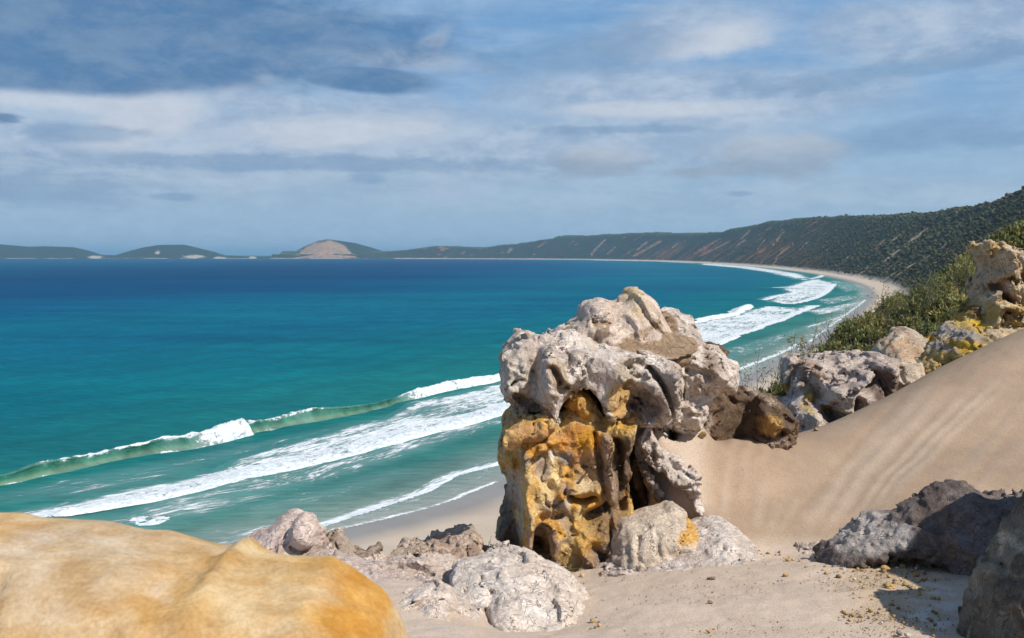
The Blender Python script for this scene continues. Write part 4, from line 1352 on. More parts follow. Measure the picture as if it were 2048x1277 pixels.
# ------------------------------------------------ the great weathered pillar
pil = empty('rock_pillar', (0.9, 9.9, 37.0), label='tall overhanging rock pillar with pale cap over yellow weathered column beside the dune', cat='rock formation')
CAP = [(1039, 826), (1030, 797), (1013, 782), (998, 758), (1000, 738), (1000, 704), (1022, 687), (1032, 672), (1049, 665), (1064, 671), (1092, 671), (1122, 666), (1150, 664),
       (1200, 690), (1300, 706), (1345, 720), (1350, 780), (1330, 830), (1322, 838), (1300, 828), (1280, 838), (1245, 806),
       (1215, 832), (1200, 796), (1180, 768), (1155, 764), (1135, 790), (1122, 804), (1112, 832), (1100, 834), (1088, 812), (1068, 806)]
rock('caprock', 9.75, 0.0145, [
    (CAP, 0.0, 0.8, 0.34, 0.0, 0.45),
    ([(1290, 700), (1396, 690), (1420, 690), (1441, 708), (1450, 742), (1440, 775), (1400, 770), (1384, 800), (1390, 856), (1340, 862), (1310, 800)], 1.12, 0.66, 0.2, 0.0, 0.05),
    ([(1290, 700), (1300, 640), (1321, 634), (1337, 627), (1370, 633), (1387, 647), (1398, 682), (1408, 740), (1330, 760)], 0.95, 0.5, 0.3, 0.0, 0.5),
    ([(1150, 705), (1300, 700), (1440, 704), (1447, 768), (1397, 768), (1388, 846), (1340, 852), (1290, 846), (1240, 850), (1195, 800), (1160, 770)], 1.10, 0.74, 0.2, 0.0, -0.35),
    ([(1150, 705), (1300, 700), (1335, 760), (1325, 815), (1285, 836), (1240, 840), (1195, 800), (1160, 770)], 0.62, 0.72, 0.2, 0.0, -0.3),
    ], strokes=[
    (((1093, 668), (1090, 720), (1098, 780), (1105, 820)), 16, 0.20),        # rib in front of the cavity
    (((1075, 675), (1072, 720), (1066, 760), (1050, 790)), 13, -0.30),       # hollow left of the rib
    (((1030, 690), (1012, 720), (1012, 760)), 14, 0.12),
    (((1048, 690), (1062, 725), (1068, 735)), 4, -0.10),
    (((1098, 718), (1112, 740), (1108, 762), (1125, 758)), 7, -0.20),
    (((1115, 690), (1135, 700), (1128, 720)), 6, -0.14),
    (((1110, 715), (1118, 735), (1130, 750)), 5, 0.12),
    (((1135, 800), (1148, 772), (1168, 760), (1188, 778), (1200, 815)), 9, 0.16),
    (((1290, 690), (1270, 720), (1262, 760), (1275, 800)), 10, -0.16),
    (((1285, 725), (1312, 765), (1326, 800), (1338, 842)), 6, -0.40), (((1240, 790), (1262, 810), (1258, 840)), 12, -0.35), (((1300, 815), (1310, 840)), 8, -0.3),
    (((1300, 700), (1345, 740), (1350, 790), (1358, 845)), 16, 0.14),
    (((1190, 700), (1215, 730), (1230, 765), (1240, 790)), 9, 0.10),
    (((1150, 690), (1200, 700), (1250, 702), (1300, 722)), 8, 0.08),
    (((1225, 765), (1250, 755), (1262, 800)), 13, -0.30),
    (((1385, 752), (1410, 748), (1436, 762)), 6, -0.12),
    (((1210, 700), (1212, 730)), 4, -0.08), (((1235, 700), (1245, 735), (1290, 745)), 4, -0.10), (((1165, 715), (1180, 745)), 3, -0.07),
    (((1170, 730), (1195, 735), (1225, 728)), 3, -0.07), (((1330, 790), (1345, 780)), 3, -0.06), (((1335, 810), (1352, 803)), 3, -0.06),
    (((1360, 740), (1372, 760), (1380, 790)), 4, -0.08),
    ], cuts=[([(1020, 760), (1050, 768), (1080, 790), (1085, 812), (1050, 815), (1020, 790)], -0.75, 0.38, 0.06),
             ([(1250, 770), (1290, 762), (1318, 800), (1300, 840), (1262, 820)], -0.7, 0.45, 0.08)],
    n=(0.02, 0.014, 0.018), pits=0.01, pit_scale=7.5, seed=3, strata=0.012, fac=0.055, fsc=2.3, crack=0.05,
    base=((0.62, 0.56, 0.51), (0.53, 0.445, 0.39)),
    cells=(3.2, [(0, .22, (0.40, 0.33, 0.285)), (.3, .42, (0.50, 0.42, 0.31))], (0.66, 0.60, 0.55), 0.06, 0.7),
    paints=[([(1325, 640), (1340, 630), (1366, 636), (1378, 660), (1360, 680), (1330, 676)], SANDC, 3, 0.95),
            (('e', 1155, 795, 30, 40), OCHRE, 6, 0.8), (('e', 1225, 785, 28, 34), OCHRE, 8, 0.75), (('e', 1118, 750, 14, 18), CREAM, 5, 0.6),
            (('e', 1108, 735, 20, 26), (0.34, 0.25, 0.17), 8, 0.7), (('e', 1050, 800, 36, 22), (0.25, 0.18, 0.12), 8, 0.85),  # the darker brown under the left overhang is painted shade
            (('e', 1240, 730, 22, 30), OLIVE, 10, 0.35), (('e', 1320, 760, 26, 50), (0.33, 0.28, 0.25), 9, 0.6), (('e', 1240, 710, 50, 20), (0.30, 0.26, 0.24), 10, 0.5, 0.0),
            (('e', 1435, 725, 16, 30), BROWN, 8, 0.7), (('e', 1280, 790, 30, 34), (0.30, 0.23, 0.20), 8, 0.7), (('e', 1030, 735, 26, 40), (0.47, 0.43, 0.36), 9, 0.6)],
    sandtop=(0.78,), parent=pil)
rock('crest_block', 10.5, 0.0155, [
    ([(1118, 710), (1138, 662), (1137, 647), (1160, 634), (1164, 612), (1176, 600), (1202, 594), (1224, 603), (1238, 606), (1252, 594), (1250, 582), (1263, 574), (1284, 583), (1302, 606), (1322, 640),
      (1350, 672), (1385, 710), (1350, 740), (1180, 740)], 0.0, 0.62, 0.15, 0.0, 0.85),
    ([(1232, 598), (1235, 590), (1252, 588), (1256, 600), (1240, 606)], -0.02, 0.10, 0.05)],
    strokes=[(((1200, 596), (1228, 612), (1216, 640), (1180, 640)), 5, -0.06), (((1265, 600), (1275, 625), (1300, 650), (1320, 670)), 4, -0.07), (((1175, 655), (1215, 650)), 8, 0.08),
             (((1180, 610), (1168, 640)), 5, 0.05), (((1240, 620), (1260, 640), (1262, 670)), 5, 0.05), (((1170, 600), (1180, 660), (1190, 690)), 4, -0.05)],
    n=(0.012, 0.003, 0.005), seed=17, pits=0.0, fac=0.022, fsc=2.2, calm=[[(1120, 668), (1182, 664), (1190, 690), (1210, 680), (1262, 672), (1300, 664), (1400, 660), (1400, 740), (1120, 740)]],
    base=((0.60, 0.50, 0.425), (0.56, 0.455, 0.375)),
    paints=[(('e', 1262, 588, 14, 14), CREAM, 5, 0.8), (('e', 1270, 622, 18, 12), CREAM, 6, 0.6, 0.1),
            ([(1130, 668), (1150, 656), (1180, 664), (1184, 690), (1150, 700), (1120, 690)], SANDC, 2, 1),
            ([(1178, 640), (1192, 632), (1206, 640), (1204, 652), (1184, 650)], SANDC, 1.5, 1, -0.1),
            ([(1215, 680), (1240, 664), (1262, 674), (1300, 668), (1308, 655), (1340, 660), (1390, 680), (1395, 720), (1220, 720)], SANDC, 2, 1),
            ([(1246, 660), (1262, 650), (1290, 645), (1270, 665)], SANDC, 1.5, .9, -0.1), (('e', 1300, 640, 9, 7), SANDC, 2, 0.8)],
    parent=pil)
COL = [(1042, 812), (1075, 808), (1110, 825), (1150, 806), (1200, 820), (1236, 845), (1246, 900), (1250, 960), (1262, 1020), (1246, 1075), (1228, 1128), (1190, 1155), (1150, 1200), (1060, 1200), (1024, 1130),
       (1010, 1100), (1006, 1040), (1012, 993), (1014, 958), (1008, 925), (1004, 900), (1010, 880), (1020, 868), (1016, 848), (1024, 832)]
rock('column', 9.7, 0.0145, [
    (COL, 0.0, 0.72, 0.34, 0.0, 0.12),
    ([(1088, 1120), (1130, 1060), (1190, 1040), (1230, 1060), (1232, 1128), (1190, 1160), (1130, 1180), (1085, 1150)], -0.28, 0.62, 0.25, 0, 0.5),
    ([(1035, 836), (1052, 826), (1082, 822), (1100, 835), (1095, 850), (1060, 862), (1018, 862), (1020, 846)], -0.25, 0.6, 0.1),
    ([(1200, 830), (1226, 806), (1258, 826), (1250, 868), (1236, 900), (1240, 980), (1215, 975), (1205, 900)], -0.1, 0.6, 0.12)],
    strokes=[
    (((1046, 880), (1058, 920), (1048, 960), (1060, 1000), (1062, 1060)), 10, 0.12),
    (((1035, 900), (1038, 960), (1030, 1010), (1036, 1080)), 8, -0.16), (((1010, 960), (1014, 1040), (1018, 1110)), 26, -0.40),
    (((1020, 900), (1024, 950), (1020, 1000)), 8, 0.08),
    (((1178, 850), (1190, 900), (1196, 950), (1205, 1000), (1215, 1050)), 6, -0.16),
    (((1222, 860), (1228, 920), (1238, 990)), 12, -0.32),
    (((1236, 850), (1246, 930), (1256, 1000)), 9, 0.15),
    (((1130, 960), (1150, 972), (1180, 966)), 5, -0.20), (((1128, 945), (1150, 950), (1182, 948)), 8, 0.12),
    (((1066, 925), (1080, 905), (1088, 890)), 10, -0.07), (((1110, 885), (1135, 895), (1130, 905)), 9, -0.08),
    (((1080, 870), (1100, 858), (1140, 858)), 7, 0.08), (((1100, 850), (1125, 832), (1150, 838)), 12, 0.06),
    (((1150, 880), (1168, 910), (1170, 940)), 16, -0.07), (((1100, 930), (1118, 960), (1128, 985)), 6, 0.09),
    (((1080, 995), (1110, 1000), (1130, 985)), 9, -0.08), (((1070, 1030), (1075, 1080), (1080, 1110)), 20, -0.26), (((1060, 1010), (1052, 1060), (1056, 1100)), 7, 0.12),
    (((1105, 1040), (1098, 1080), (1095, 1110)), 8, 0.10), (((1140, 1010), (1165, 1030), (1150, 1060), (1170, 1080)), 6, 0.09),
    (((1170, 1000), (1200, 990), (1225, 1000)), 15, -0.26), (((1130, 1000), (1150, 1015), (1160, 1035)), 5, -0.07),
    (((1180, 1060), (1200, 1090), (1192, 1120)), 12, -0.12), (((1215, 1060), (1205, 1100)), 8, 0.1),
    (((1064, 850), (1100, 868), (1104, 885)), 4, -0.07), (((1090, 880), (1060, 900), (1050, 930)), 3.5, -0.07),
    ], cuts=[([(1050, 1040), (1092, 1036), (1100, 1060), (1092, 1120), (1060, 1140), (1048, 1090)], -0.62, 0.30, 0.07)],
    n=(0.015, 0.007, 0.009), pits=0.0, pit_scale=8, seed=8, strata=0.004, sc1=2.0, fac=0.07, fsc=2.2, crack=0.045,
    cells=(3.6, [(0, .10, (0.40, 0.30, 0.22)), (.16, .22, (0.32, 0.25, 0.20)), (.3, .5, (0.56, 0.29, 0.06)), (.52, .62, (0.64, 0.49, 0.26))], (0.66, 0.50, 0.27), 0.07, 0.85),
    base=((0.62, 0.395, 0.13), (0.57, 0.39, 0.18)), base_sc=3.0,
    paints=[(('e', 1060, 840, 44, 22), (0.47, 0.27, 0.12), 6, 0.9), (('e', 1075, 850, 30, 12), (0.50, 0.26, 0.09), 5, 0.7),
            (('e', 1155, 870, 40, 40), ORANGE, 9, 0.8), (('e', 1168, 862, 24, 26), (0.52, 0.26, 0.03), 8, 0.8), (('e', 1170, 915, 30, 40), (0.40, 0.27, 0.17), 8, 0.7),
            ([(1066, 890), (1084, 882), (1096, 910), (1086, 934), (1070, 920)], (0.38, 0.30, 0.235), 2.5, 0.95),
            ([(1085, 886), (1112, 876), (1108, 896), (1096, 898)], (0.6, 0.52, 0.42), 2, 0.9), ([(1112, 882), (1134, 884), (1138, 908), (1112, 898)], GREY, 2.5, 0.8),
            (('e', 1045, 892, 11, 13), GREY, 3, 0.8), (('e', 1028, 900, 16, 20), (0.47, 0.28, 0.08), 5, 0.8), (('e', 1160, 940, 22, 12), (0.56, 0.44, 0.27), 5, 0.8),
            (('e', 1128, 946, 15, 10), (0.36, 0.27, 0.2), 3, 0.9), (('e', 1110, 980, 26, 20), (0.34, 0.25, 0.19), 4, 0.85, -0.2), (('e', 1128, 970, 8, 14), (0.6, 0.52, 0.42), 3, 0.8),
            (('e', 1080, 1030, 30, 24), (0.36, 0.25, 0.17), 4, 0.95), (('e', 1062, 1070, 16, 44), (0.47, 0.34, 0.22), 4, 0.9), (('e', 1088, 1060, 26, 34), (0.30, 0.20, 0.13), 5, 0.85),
            (('e', 1030, 960, 12, 40), (0.50, 0.46, 0.42), 5, 0.7), (('e', 1018, 1060, 24, 80), (0.13, 0.11, 0.10), 6, 0.95), (('e', 1034, 1020, 9, 40), (0.42, 0.40, 0.38), 4, 0.6, 0.0),  # near-black strip paints in the shade of the left flank
            (('e', 1200, 900, 16, 70), (0.30, 0.21, 0.15), 6, 0.85), (('e', 1236, 920, 22, 80), (0.12, 0.085, 0.065), 6, 0.95), (('e', 1210, 960, 14, 40), (0.38, 0.27, 0.19), 5, 0.8),  # near-black patch on the cleft side is painted shade too
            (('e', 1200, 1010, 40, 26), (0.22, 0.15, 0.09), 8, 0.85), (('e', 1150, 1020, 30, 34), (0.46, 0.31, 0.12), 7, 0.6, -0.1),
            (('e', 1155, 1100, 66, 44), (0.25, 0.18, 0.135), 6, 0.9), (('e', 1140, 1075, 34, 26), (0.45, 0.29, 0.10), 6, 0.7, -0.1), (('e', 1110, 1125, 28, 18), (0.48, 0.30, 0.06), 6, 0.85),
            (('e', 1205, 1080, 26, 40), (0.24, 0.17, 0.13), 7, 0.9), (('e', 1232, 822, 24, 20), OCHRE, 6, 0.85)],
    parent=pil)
rock('tongue', 9.55, 0.0155, [([(1136, 800), (1146, 776), (1166, 778), (1184, 806), (1192, 838), (1180, 842), (1160, 826), (1140, 812)], 0.0, 0.34, 0.12, 0, -0.4)],
     n=(0.02, 0.02, 0.01), seed=21, base=((0.50, 0.27, 0.07), (0.50, 0.36, 0.18)), paints=[(('e', 1184, 838, 12, 10), (0.5, 0.4, 0.3), 4, .8)], parent=pil)
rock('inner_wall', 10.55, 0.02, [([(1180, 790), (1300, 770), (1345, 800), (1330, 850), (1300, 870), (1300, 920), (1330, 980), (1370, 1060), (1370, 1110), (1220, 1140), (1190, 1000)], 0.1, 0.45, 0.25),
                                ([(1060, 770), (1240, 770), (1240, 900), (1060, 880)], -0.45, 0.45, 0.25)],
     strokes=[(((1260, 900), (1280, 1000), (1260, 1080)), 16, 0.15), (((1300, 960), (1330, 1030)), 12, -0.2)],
     n=(0.06, 0.06, 0.02), pits=0.05, seed=23, base=((0.07, 0.05, 0.04), (0.11, 0.075, 0.055)), paints=[(('e', 1290, 985, 14, 30), (0.36, 0.32, 0.28), 5, .6, 0.1)], parent=pil)  # near-black base stands in for the deep shade of the cleft
rock('shoulder', 11.5, 0.02, [
    ([(1375, 690), (1420, 688), (1440, 709), (1449, 742), (1473, 768), (1496, 781), (1500, 850), (1490, 930), (1390, 930), (1370, 850)], 0.0, 0.5, 0.35),
    ([(1484, 800), (1500, 783), (1521, 787), (1547, 808), (1568, 829), (1572, 860), (1562, 905), (1500, 915), (1478, 860)], -0.05, 0.5, 0.25),
    ([(1340, 740), (1400, 730), (1420, 800), (1410, 900), (1340, 900)], -0.2, 0.42, 0.3)],
    strokes=[(((1462, 790), (1450, 830), (1440, 880)), 20, -0.22), (((1495, 790), (1478, 820), (1470, 870)), 14, -0.22), (((1400, 800), (1395, 850)), 7, 0.1), (((1515, 820), (1518, 850)), 16, 0.06),
             (((1498, 856), (1525, 862), (1540, 850)), 6, -0.10), (((1545, 868), (1565, 850)), 4, -0.06), (((1410, 760), (1440, 780), (1460, 800)), 5, -0.08)],
    n=(0.06, 0.06, 0.025), pits=0.05, pit_scale=5, seed=29, base=((0.155, 0.105, 0.07), (0.11, 0.078, 0.056)),  # base darkened to paint in the shade below the cap
    paints=[([(1496, 826), (1510, 815), (1540, 822), (1535, 852), (1500, 858)], (0.44, 0.27, 0.10), 5, 0.85), ([(1500, 862), (1540, 855), (1560, 860), (1545, 880), (1500, 885)], (0.34, 0.26, 0.21), 4, 0.85),
            (('e', 1395, 830, 10, 26), (0.36, 0.29, 0.23), 4, .8), (('e', 1440, 740, 12, 40), (0.25, 0.17, 0.11), 6, .8), ([(1500, 778), (1530, 786), (1550, 800), (1520, 800)], (0.40, 0.32, 0.26), 3, .8)],
    parent=pil)

rock('sand_cover', 9.75, 0.016, [
    ([(1092, 674), (1120, 664), (1140, 657), (1200, 648), (1300, 660), (1360, 670), (1394, 684), (1392, 712), (1340, 728), (1290, 716), (1250, 700), (1200, 700), (1160, 686), (1120, 680)], 0.1, 0.09, 0.12, 0, 2.6)],
    n=(0.03, 0.004, 0.004), fac=0.008, crack=0.0, seed=131, base=((0.31, 0.22, 0.145), (0.29, 0.205, 0.135)),
    paints=[([(1192, 640), (1232, 640), (1236, 668), (1215, 690), (1200, 676), (1186, 690)], (0.55, 0.45, 0.37), 3, .9),
            ([(1180, 700), (1200, 688), (1250, 690), (1300, 706), (1340, 716), (1396, 706), (1400, 740), (1180, 740)], (0.55, 0.47, 0.41), 3, .9)],
    parent=pil)

# ------------------------------------------------ rocks round it, each a thing of its own


def thing_rock(label, group=None, cat='rock', name='rock', **kw):
    o = rock(name, **kw)
    return set_props(o, label=label, cat=cat, group=group)


thing_rock('crumbling pale rock rim hanging over the dark cleft at the dune edge', D=9.9, vox=0.014, plates=[
    ([(1254, 840), (1282, 843), (1300, 862), (1308, 892), (1330, 902), (1346, 918), (1330, 932), (1304, 926), (1288, 906), (1270, 876)], 0.16, 0.20, 0.07, 0, 0.9),
    ([(1322, 916), (1340, 908), (1360, 920), (1374, 948), (1392, 944), (1390, 968), (1398, 995), (1411, 1046), (1402, 1050), (1388, 1012), (1370, 986), (1352, 972), (1334, 950)], -0.22, 0.18, 0.05, 0, 0.9),
    ([(1266, 880), (1274, 884), (1292, 935), (1310, 972), (1332, 996), (1345, 1012), (1330, 1014), (1306, 990), (1286, 950), (1272, 915)], 0.1, 0.14, 0.05, 0, 0.7)],
    strokes=[(((1306, 895), (1304, 920)), 4, -0.1), (((1345, 925), (1372, 945)), 6, -0.12), (((1270, 870), (1280, 862)), 5, -0.1), (((1350, 975), (1385, 985), (1392, 1000)), 7, -0.2), (((1275, 900), (1300, 930)), 4, 0.06)],
    n=(0.04, 0.035, 0.03), pits=0.03, pit_scale=8, seed=31, base=((0.60, 0.54, 0.50), (0.50, 0.42, 0.37)), sandtop=(0.95,),
    paints=[([(1262, 880), (1290, 935), (1310, 975), (1330, 1002), (1300, 1010), (1262, 930)], (0.2, 0.16, 0.14), 5, .85)])  # inner rib coloured dark to read as the shade of the cleft
thing_rock('cream boulder with an orange patch below the cleft at the foot of the pillar', D=9.05, vox=0.015, plates=[
    ([(1228, 1072), (1242, 1050), (1280, 1030), (1320, 1017), (1345, 1011), (1366, 1021), (1378, 1045), (1391, 1050), (1402, 1064), (1392, 1100), (1320, 1140), (1240, 1150), (1222, 1120)], 0, 0.42, 0.25, 0, 0.5)],
    strokes=[(((1265, 1060), (1262, 1090), (1252, 1120)), 4, -0.05), (((1300, 1050), (1306, 1090)), 4, -0.04), (((1245, 1060), (1240, 1110)), 5, -0.05), (((1366, 1025), (1374, 1050), (1386, 1060)), 4, 0.04)],
    n=(0.02, 0.006, 0.008), fac=0.035, seed=37, base=((0.57, 0.485, 0.395), (0.53, 0.44, 0.36)),
    paints=[([(1340, 1062), (1350, 1042), (1376, 1036), (1392, 1044), (1404, 1060), (1380, 1064)], (0.55, 0.32, 0.09), 3, 0.95), (('e', 1240, 1100, 20, 34), (0.36, 0.31, 0.28), 6, .6)])
thing_rock('low white sloping ledge between the dune foot and the sandy floor', D=8.85, vox=0.016, plates=[
    ([(1130, 1190), (1188, 1152), (1226, 1130), (1290, 1106), (1340, 1082), (1396, 1054), (1430, 1038), (1450, 1040), (1474, 1060), (1514, 1096), (1500, 1125), (1400, 1130), (1330, 1150), (1250, 1175), (1180, 1200)], -0.05, 0.5, 0.22, 0, 1.5)],
    strokes=[(((1240, 1128), (1300, 1108), (1380, 1088), (1460, 1092)), 4, -0.03), (((1420, 1050), (1440, 1075)), 10, 0.03)],
    n=(0.02, 0.010, 0.010), fac=0.03, seed=41, base=((0.55, 0.49, 0.45), (0.47, 0.39, 0.34)), sandtop=(0.90,),
    paints=[([(1225, 1128), (1290, 1104), (1350, 1080), (1370, 1085), (1290, 1118), (1240, 1140)], (0.36, 0.31, 0.29), 4, .6), (('e', 1420, 1070, 50, 22), (0.62, 0.56, 0.52), 6, .7)])
thing_rock('small flat white rock poking out of the sand at the dune foot', D=8.75, vox=0.014, plates=[
    ([(1596, 1104), (1618, 1096), (1632, 1084), (1652, 1084), (1668, 1092), (1672, 1108), (1640, 1118), (1610, 1116)], 0, 0.16, 0.08, 0, 0.8)], n=(0.015, 0.02, 0.01), seed=43, base=((0.56, 0.50, 0.46), (0.46, 0.38, 0.33)))
thing_rock('large rounded white boulder at the bottom edge left of the sandy floor', D=7.55, vox=0.014, plates=[
    ([(903, 1156), (944, 1138), (979, 1122), (1015, 1116), (1026, 1121), (1038, 1116), (1066, 1124), (1094, 1136), (1117, 1143), (1137, 1158), (1149, 1187), (1168, 1203), (1180, 1226), (1190, 1262), (1190, 1330),
      (1120, 1390), (900, 1390), (884, 1300), (912, 1240), (906, 1219), (912, 1191)], 0, 0.72, 0.42, 0.0, 1.0)],
    strokes=[(((985, 1165), (970, 1195), (978, 1230), (974, 1300)), 8, -0.22), (((965, 1180), (988, 1205)), 7, -0.12), (((940, 1190), (930, 1230), (925, 1290)), 14, 0.10), (((1000, 1150), (990, 1180)), 4, -0.06),
             (((1010, 1190), (1000, 1240), (1000, 1300)), 10, 0.08), (((930, 1150), (955, 1140)), 5, -0.05), (((945, 1245), (955, 1290)), 5, -0.10), (((908, 1150), (930, 1165)), 5, -0.06), (((1040, 1180), (1100, 1190)), 20, 0.03)],
    n=(0.035, 0.010, 0.012), fac=0.05, seed=47, base=((0.62, 0.56, 0.51), (0.55, 0.47, 0.41)),
    paints=[(('e', 1148, 1246, 22, 15), (0.24, 0.175, 0.13), 3, 0.95), (('e', 1192, 1250, 9, 12), (0.26, 0.2, 0.15), 3, 0.9), (('e', 970, 1150, 50, 20), (0.38, 0.34, 0.32), 8, .5, 0.0),
            (('e', 1060, 1220, 70, 34), (0.56, 0.49, 0.43), 9, .6), (('e', 1110, 1200, 30, 20), (0.47, 0.38, 0.30), 6, .5, 0.0), (('e', 935, 1265, 16, 12), (0.40, 0.25, 0.17), 4, .7, 0.0)])
thing_rock('small pale rock with a sheltered hollow between yellow and white boulders', D=6.9, vox=0.013, plates=[
    ([(780, 1225), (815, 1205), (845, 1192), (868, 1186), (890, 1196), (906, 1215), (908, 1240), (900, 1262), (915, 1290), (900, 1370), (790, 1370), (770, 1280)], 0, 0.42, 0.22, 0, 0.9)],
    strokes=[(((868, 1190), (866, 1230), (850, 1270)), 7, 0.07), (((830, 1230), (845, 1222)), 4, -0.04)], cuts=[([(862, 1240), (885, 1228), (905, 1250), (905, 1290), (850, 1300)], -0.5, 0.3, 0.05)],
    n=(0.03, 0.025, 0.02), seed=53, base=((0.60, 0.53, 0.48), (0.53, 0.44, 0.38)))
thing_rock('pinkish knobbed rock standing against the surf behind the yellow boulder', D=8.5, vox=0.015, plates=[
    ([(462, 1104), (483, 1084), (537, 1062), (566, 1042), (580, 1038), (595, 1040), (605, 1050), (640, 1080), (690, 1130), (700, 1230), (520, 1240), (440, 1160)], 0.1, 0.5, 0.28, 0, 0.7),
    ([(590, 1060), (601, 1032), (617, 1026), (633, 1033), (643, 1054), (640, 1076), (628, 1092), (605, 1090)], -0.1, 0.22, 0.12, 0, 0.2),
    ([(600, 1050), (644, 1070), (650, 1100), (620, 1120), (590, 1100)], 0.0, 0.3, 0.15)],
    strokes=[(((600, 1082), (618, 1092), (640, 1085)), 6, -0.10), (((575, 1050), (570, 1085), (590, 1110)), 6, 0.06), (((590, 1040), (598, 1060)), 4, -0.05)],
    n=(0.03, 0.008, 0.009), fac=0.04, seed=59, base=((0.60, 0.505, 0.46), (0.52, 0.405, 0.36)), paints=[(('e', 570, 1075, 16, 26), (0.38, 0.27, 0.23), 6, .6), (('e', 608, 1075, 9, 7), (0.2, 0.15, 0.1), 3, .7, 0.0), (('e', 625, 1095, 20, 10), (0.34, 0.27, 0.2), 5, .7)])
thing_rock('small notched brown rock just right of the pinkish knobbed rock', D=8.7, vox=0.013, plates=[
    ([(645, 1092), (656, 1080), (668, 1073), (676, 1080), (690, 1086), (702, 1106), (700, 1140), (650, 1140)], 0, 0.22, 0.09, 0, .3)],
    strokes=[(((672, 1080), (680, 1105)), 5, -0.1), (((655, 1085), (658, 1110)), 4, -0.06)], n=(0.02, 0.03, 0.015), seed=61, base=((0.42, 0.35, 0.29), (0.33, 0.26, 0.21)))
thing_rock('smooth grey mauve rock apron sloping down below the knobbed rock', D=7.9, vox=0.018, plates=[
    ([(590, 1140), (615, 1118), (650, 1109), (690, 1118), (740, 1138), (800, 1150), (850, 1170), (880, 1210), (850, 1290), (640, 1290), (580, 1200)], 0, 0.35, 0.3, 0, 1.8)],
    strokes=[(((640, 1150), (720, 1170), (800, 1195)), 10, 0.04)],
    n=(0.04, 0.035, 0.012), seed=67, base=((0.50, 0.42, 0.385), (0.43, 0.355, 0.32)), sandtop=(0.93,))
thing_rock('fluted tan rock ridge at the edge above the beach left of the pillar', D=9.1, vox=0.013, plates=[
    ([(785, 1124), (815, 1102), (835, 1099), (853, 1093), (862, 1087), (872, 1090), (880, 1092), (902, 1082), (921, 1078), (933, 1071), (944, 1076), (955, 1083), (966, 1105), (982, 1121), (975, 1200), (900, 1210), (800, 1190)], 0, 0.35, 0.16, 0, 0.8)],
    strokes=[(((858, 1090), (864, 1118)), 3, -0.07), (((930, 1075), (940, 1100), (955, 1130)), 3.5, -0.10), (((945, 1082), (962, 1125)), 5, 0.06), (((912, 1085), (925, 1125)), 4, 0.05), (((895, 1088), (905, 1130)), 4, -0.05)],
    flute=(0.35, 0.94, 0.03, 9.0), n=(0.03, 0.04, 0.02), seed=71, base=((0.45, 0.36, 0.29), (0.36, 0.27, 0.215)), paints=[(('e', 850, 1105, 26, 12), (0.50, 0.43, 0.36), 4, .8), (('e', 950, 1100, 10, 24), (0.26, 0.19, 0.15), 3, .8)])
thing_rock('jagged pale rock shelf joining the fluted ridge to the large white boulder', D=8.1, vox=0.014, plates=[
    ([(690, 1150), (720, 1136), (760, 1130), (800, 1124), (840, 1132), (880, 1136), (915, 1148), (925, 1175), (900, 1215), (840, 1215), (780, 1200), (720, 1180)], 0, 0.35, 0.16, 0, 1.5)],
    strokes=[(((740, 1140), (790, 1160), (830, 1190)), 4, -0.04), (((860, 1140), (850, 1180)), 4, -0.05), (((800, 1130), (830, 1150), (900, 1160)), 5, 0.04)],
    n=(0.035, 0.016, 0.014), fac=0.06, seed=137, base=((0.58, 0.49, 0.43), (0.47, 0.38, 0.33)), sandtop=(0.90,))
thing_rock('flat brown slab lying at the brink above the beach', D=8.95, vox=0.012, plates=[
    ([(680, 1118), (698, 1107), (746, 1106), (754, 1112), (756, 1128), (735, 1130), (700, 1128)], 0, 0.2, 0.06, 0, .3)], n=(0.01, 0.015, 0.01), seed=73, base=((0.27, 0.205, 0.165), (0.33, 0.26, 0.215)))
thing_rock('big smooth yellow boulder filling the bottom left corner, nearest of all the rocks', D=1.6, vox=0.0115, mat=m_rock_near, crack=0.0, fine=0.1, plates=[
    ([(-260, 1060), (-120, 1044), (0, 1049), (90, 1066), (180, 1080), (300, 1106), (400, 1128), (430, 1130), (443, 1108), (456, 1112), (472, 1140), (560, 1155), (618, 1158), (636, 1152), (660, 1168), (705, 1190), (738, 1214),
      (762, 1240), (778, 1262), (792, 1292), (808, 1330), (880, 1500), (950, 2200), (900, 3400), (-200, 3400), (-350, 2000)], 0, 0.30, 0.20, 0, 0.5)],
    strokes=[(((20, 1110), (40, 1180), (75, 1230), (130, 1290)), 14, -0.05), (((0, 1140), (30, 1240), (60, 1330)), 26, -0.03), (((300, 1230), (420, 1190), (560, 1260)), 30, 0.012), (((420, 1110), (440, 1200), (400, 1290)), 12, -0.006), (((620, 1170), (600, 1230), (640, 1290)), 14, -0.006), (((150, 1120), (260, 1160), (330, 1240)), 10, -0.005), (((700, 1200), (730, 1260)), 8, -0.005)],
    n=(0.012, 0.007, 0.003), seed=79, fac=0.0, base=((0.53, 0.375, 0.20), (0.55, 0.31, 0.095)), base_sc=5.0,
    paints=[(('e', 150, 1140, 150, 60), (0.50, 0.40, 0.27), 50, .8), (('e', 720, 1230, 60, 90), (0.55, 0.28, 0.05), 20, .8), (('e', 340, 1230, 90, 60), (0.50, 0.27, 0.055), 30, .65, 0.0), (('e', 560, 1250, 150, 40), (0.52, 0.29, 0.07), 25, .6, 0.0),
            (('e', 500, 1160, 140, 50), (0.56, 0.42, 0.22), 30, .6), (('e', 30, 1260, 60, 80), (0.58, 0.33, 0.045), 12, .9), (('e', 352, 1147, 26, 14), (0.58, 0.46, 0.34), 8, .6), (('e', 100, 1280, 60, 20), (0.25, 0.2, 0.13), 12, .6),
            (('e', 640, 1150, 60, 26), (0.56, 0.34, 0.10), 12, .7), (('e', 10, 1090, 60, 30), (0.47, 0.40, 0.30), 20, .6)], clipz=38.1)
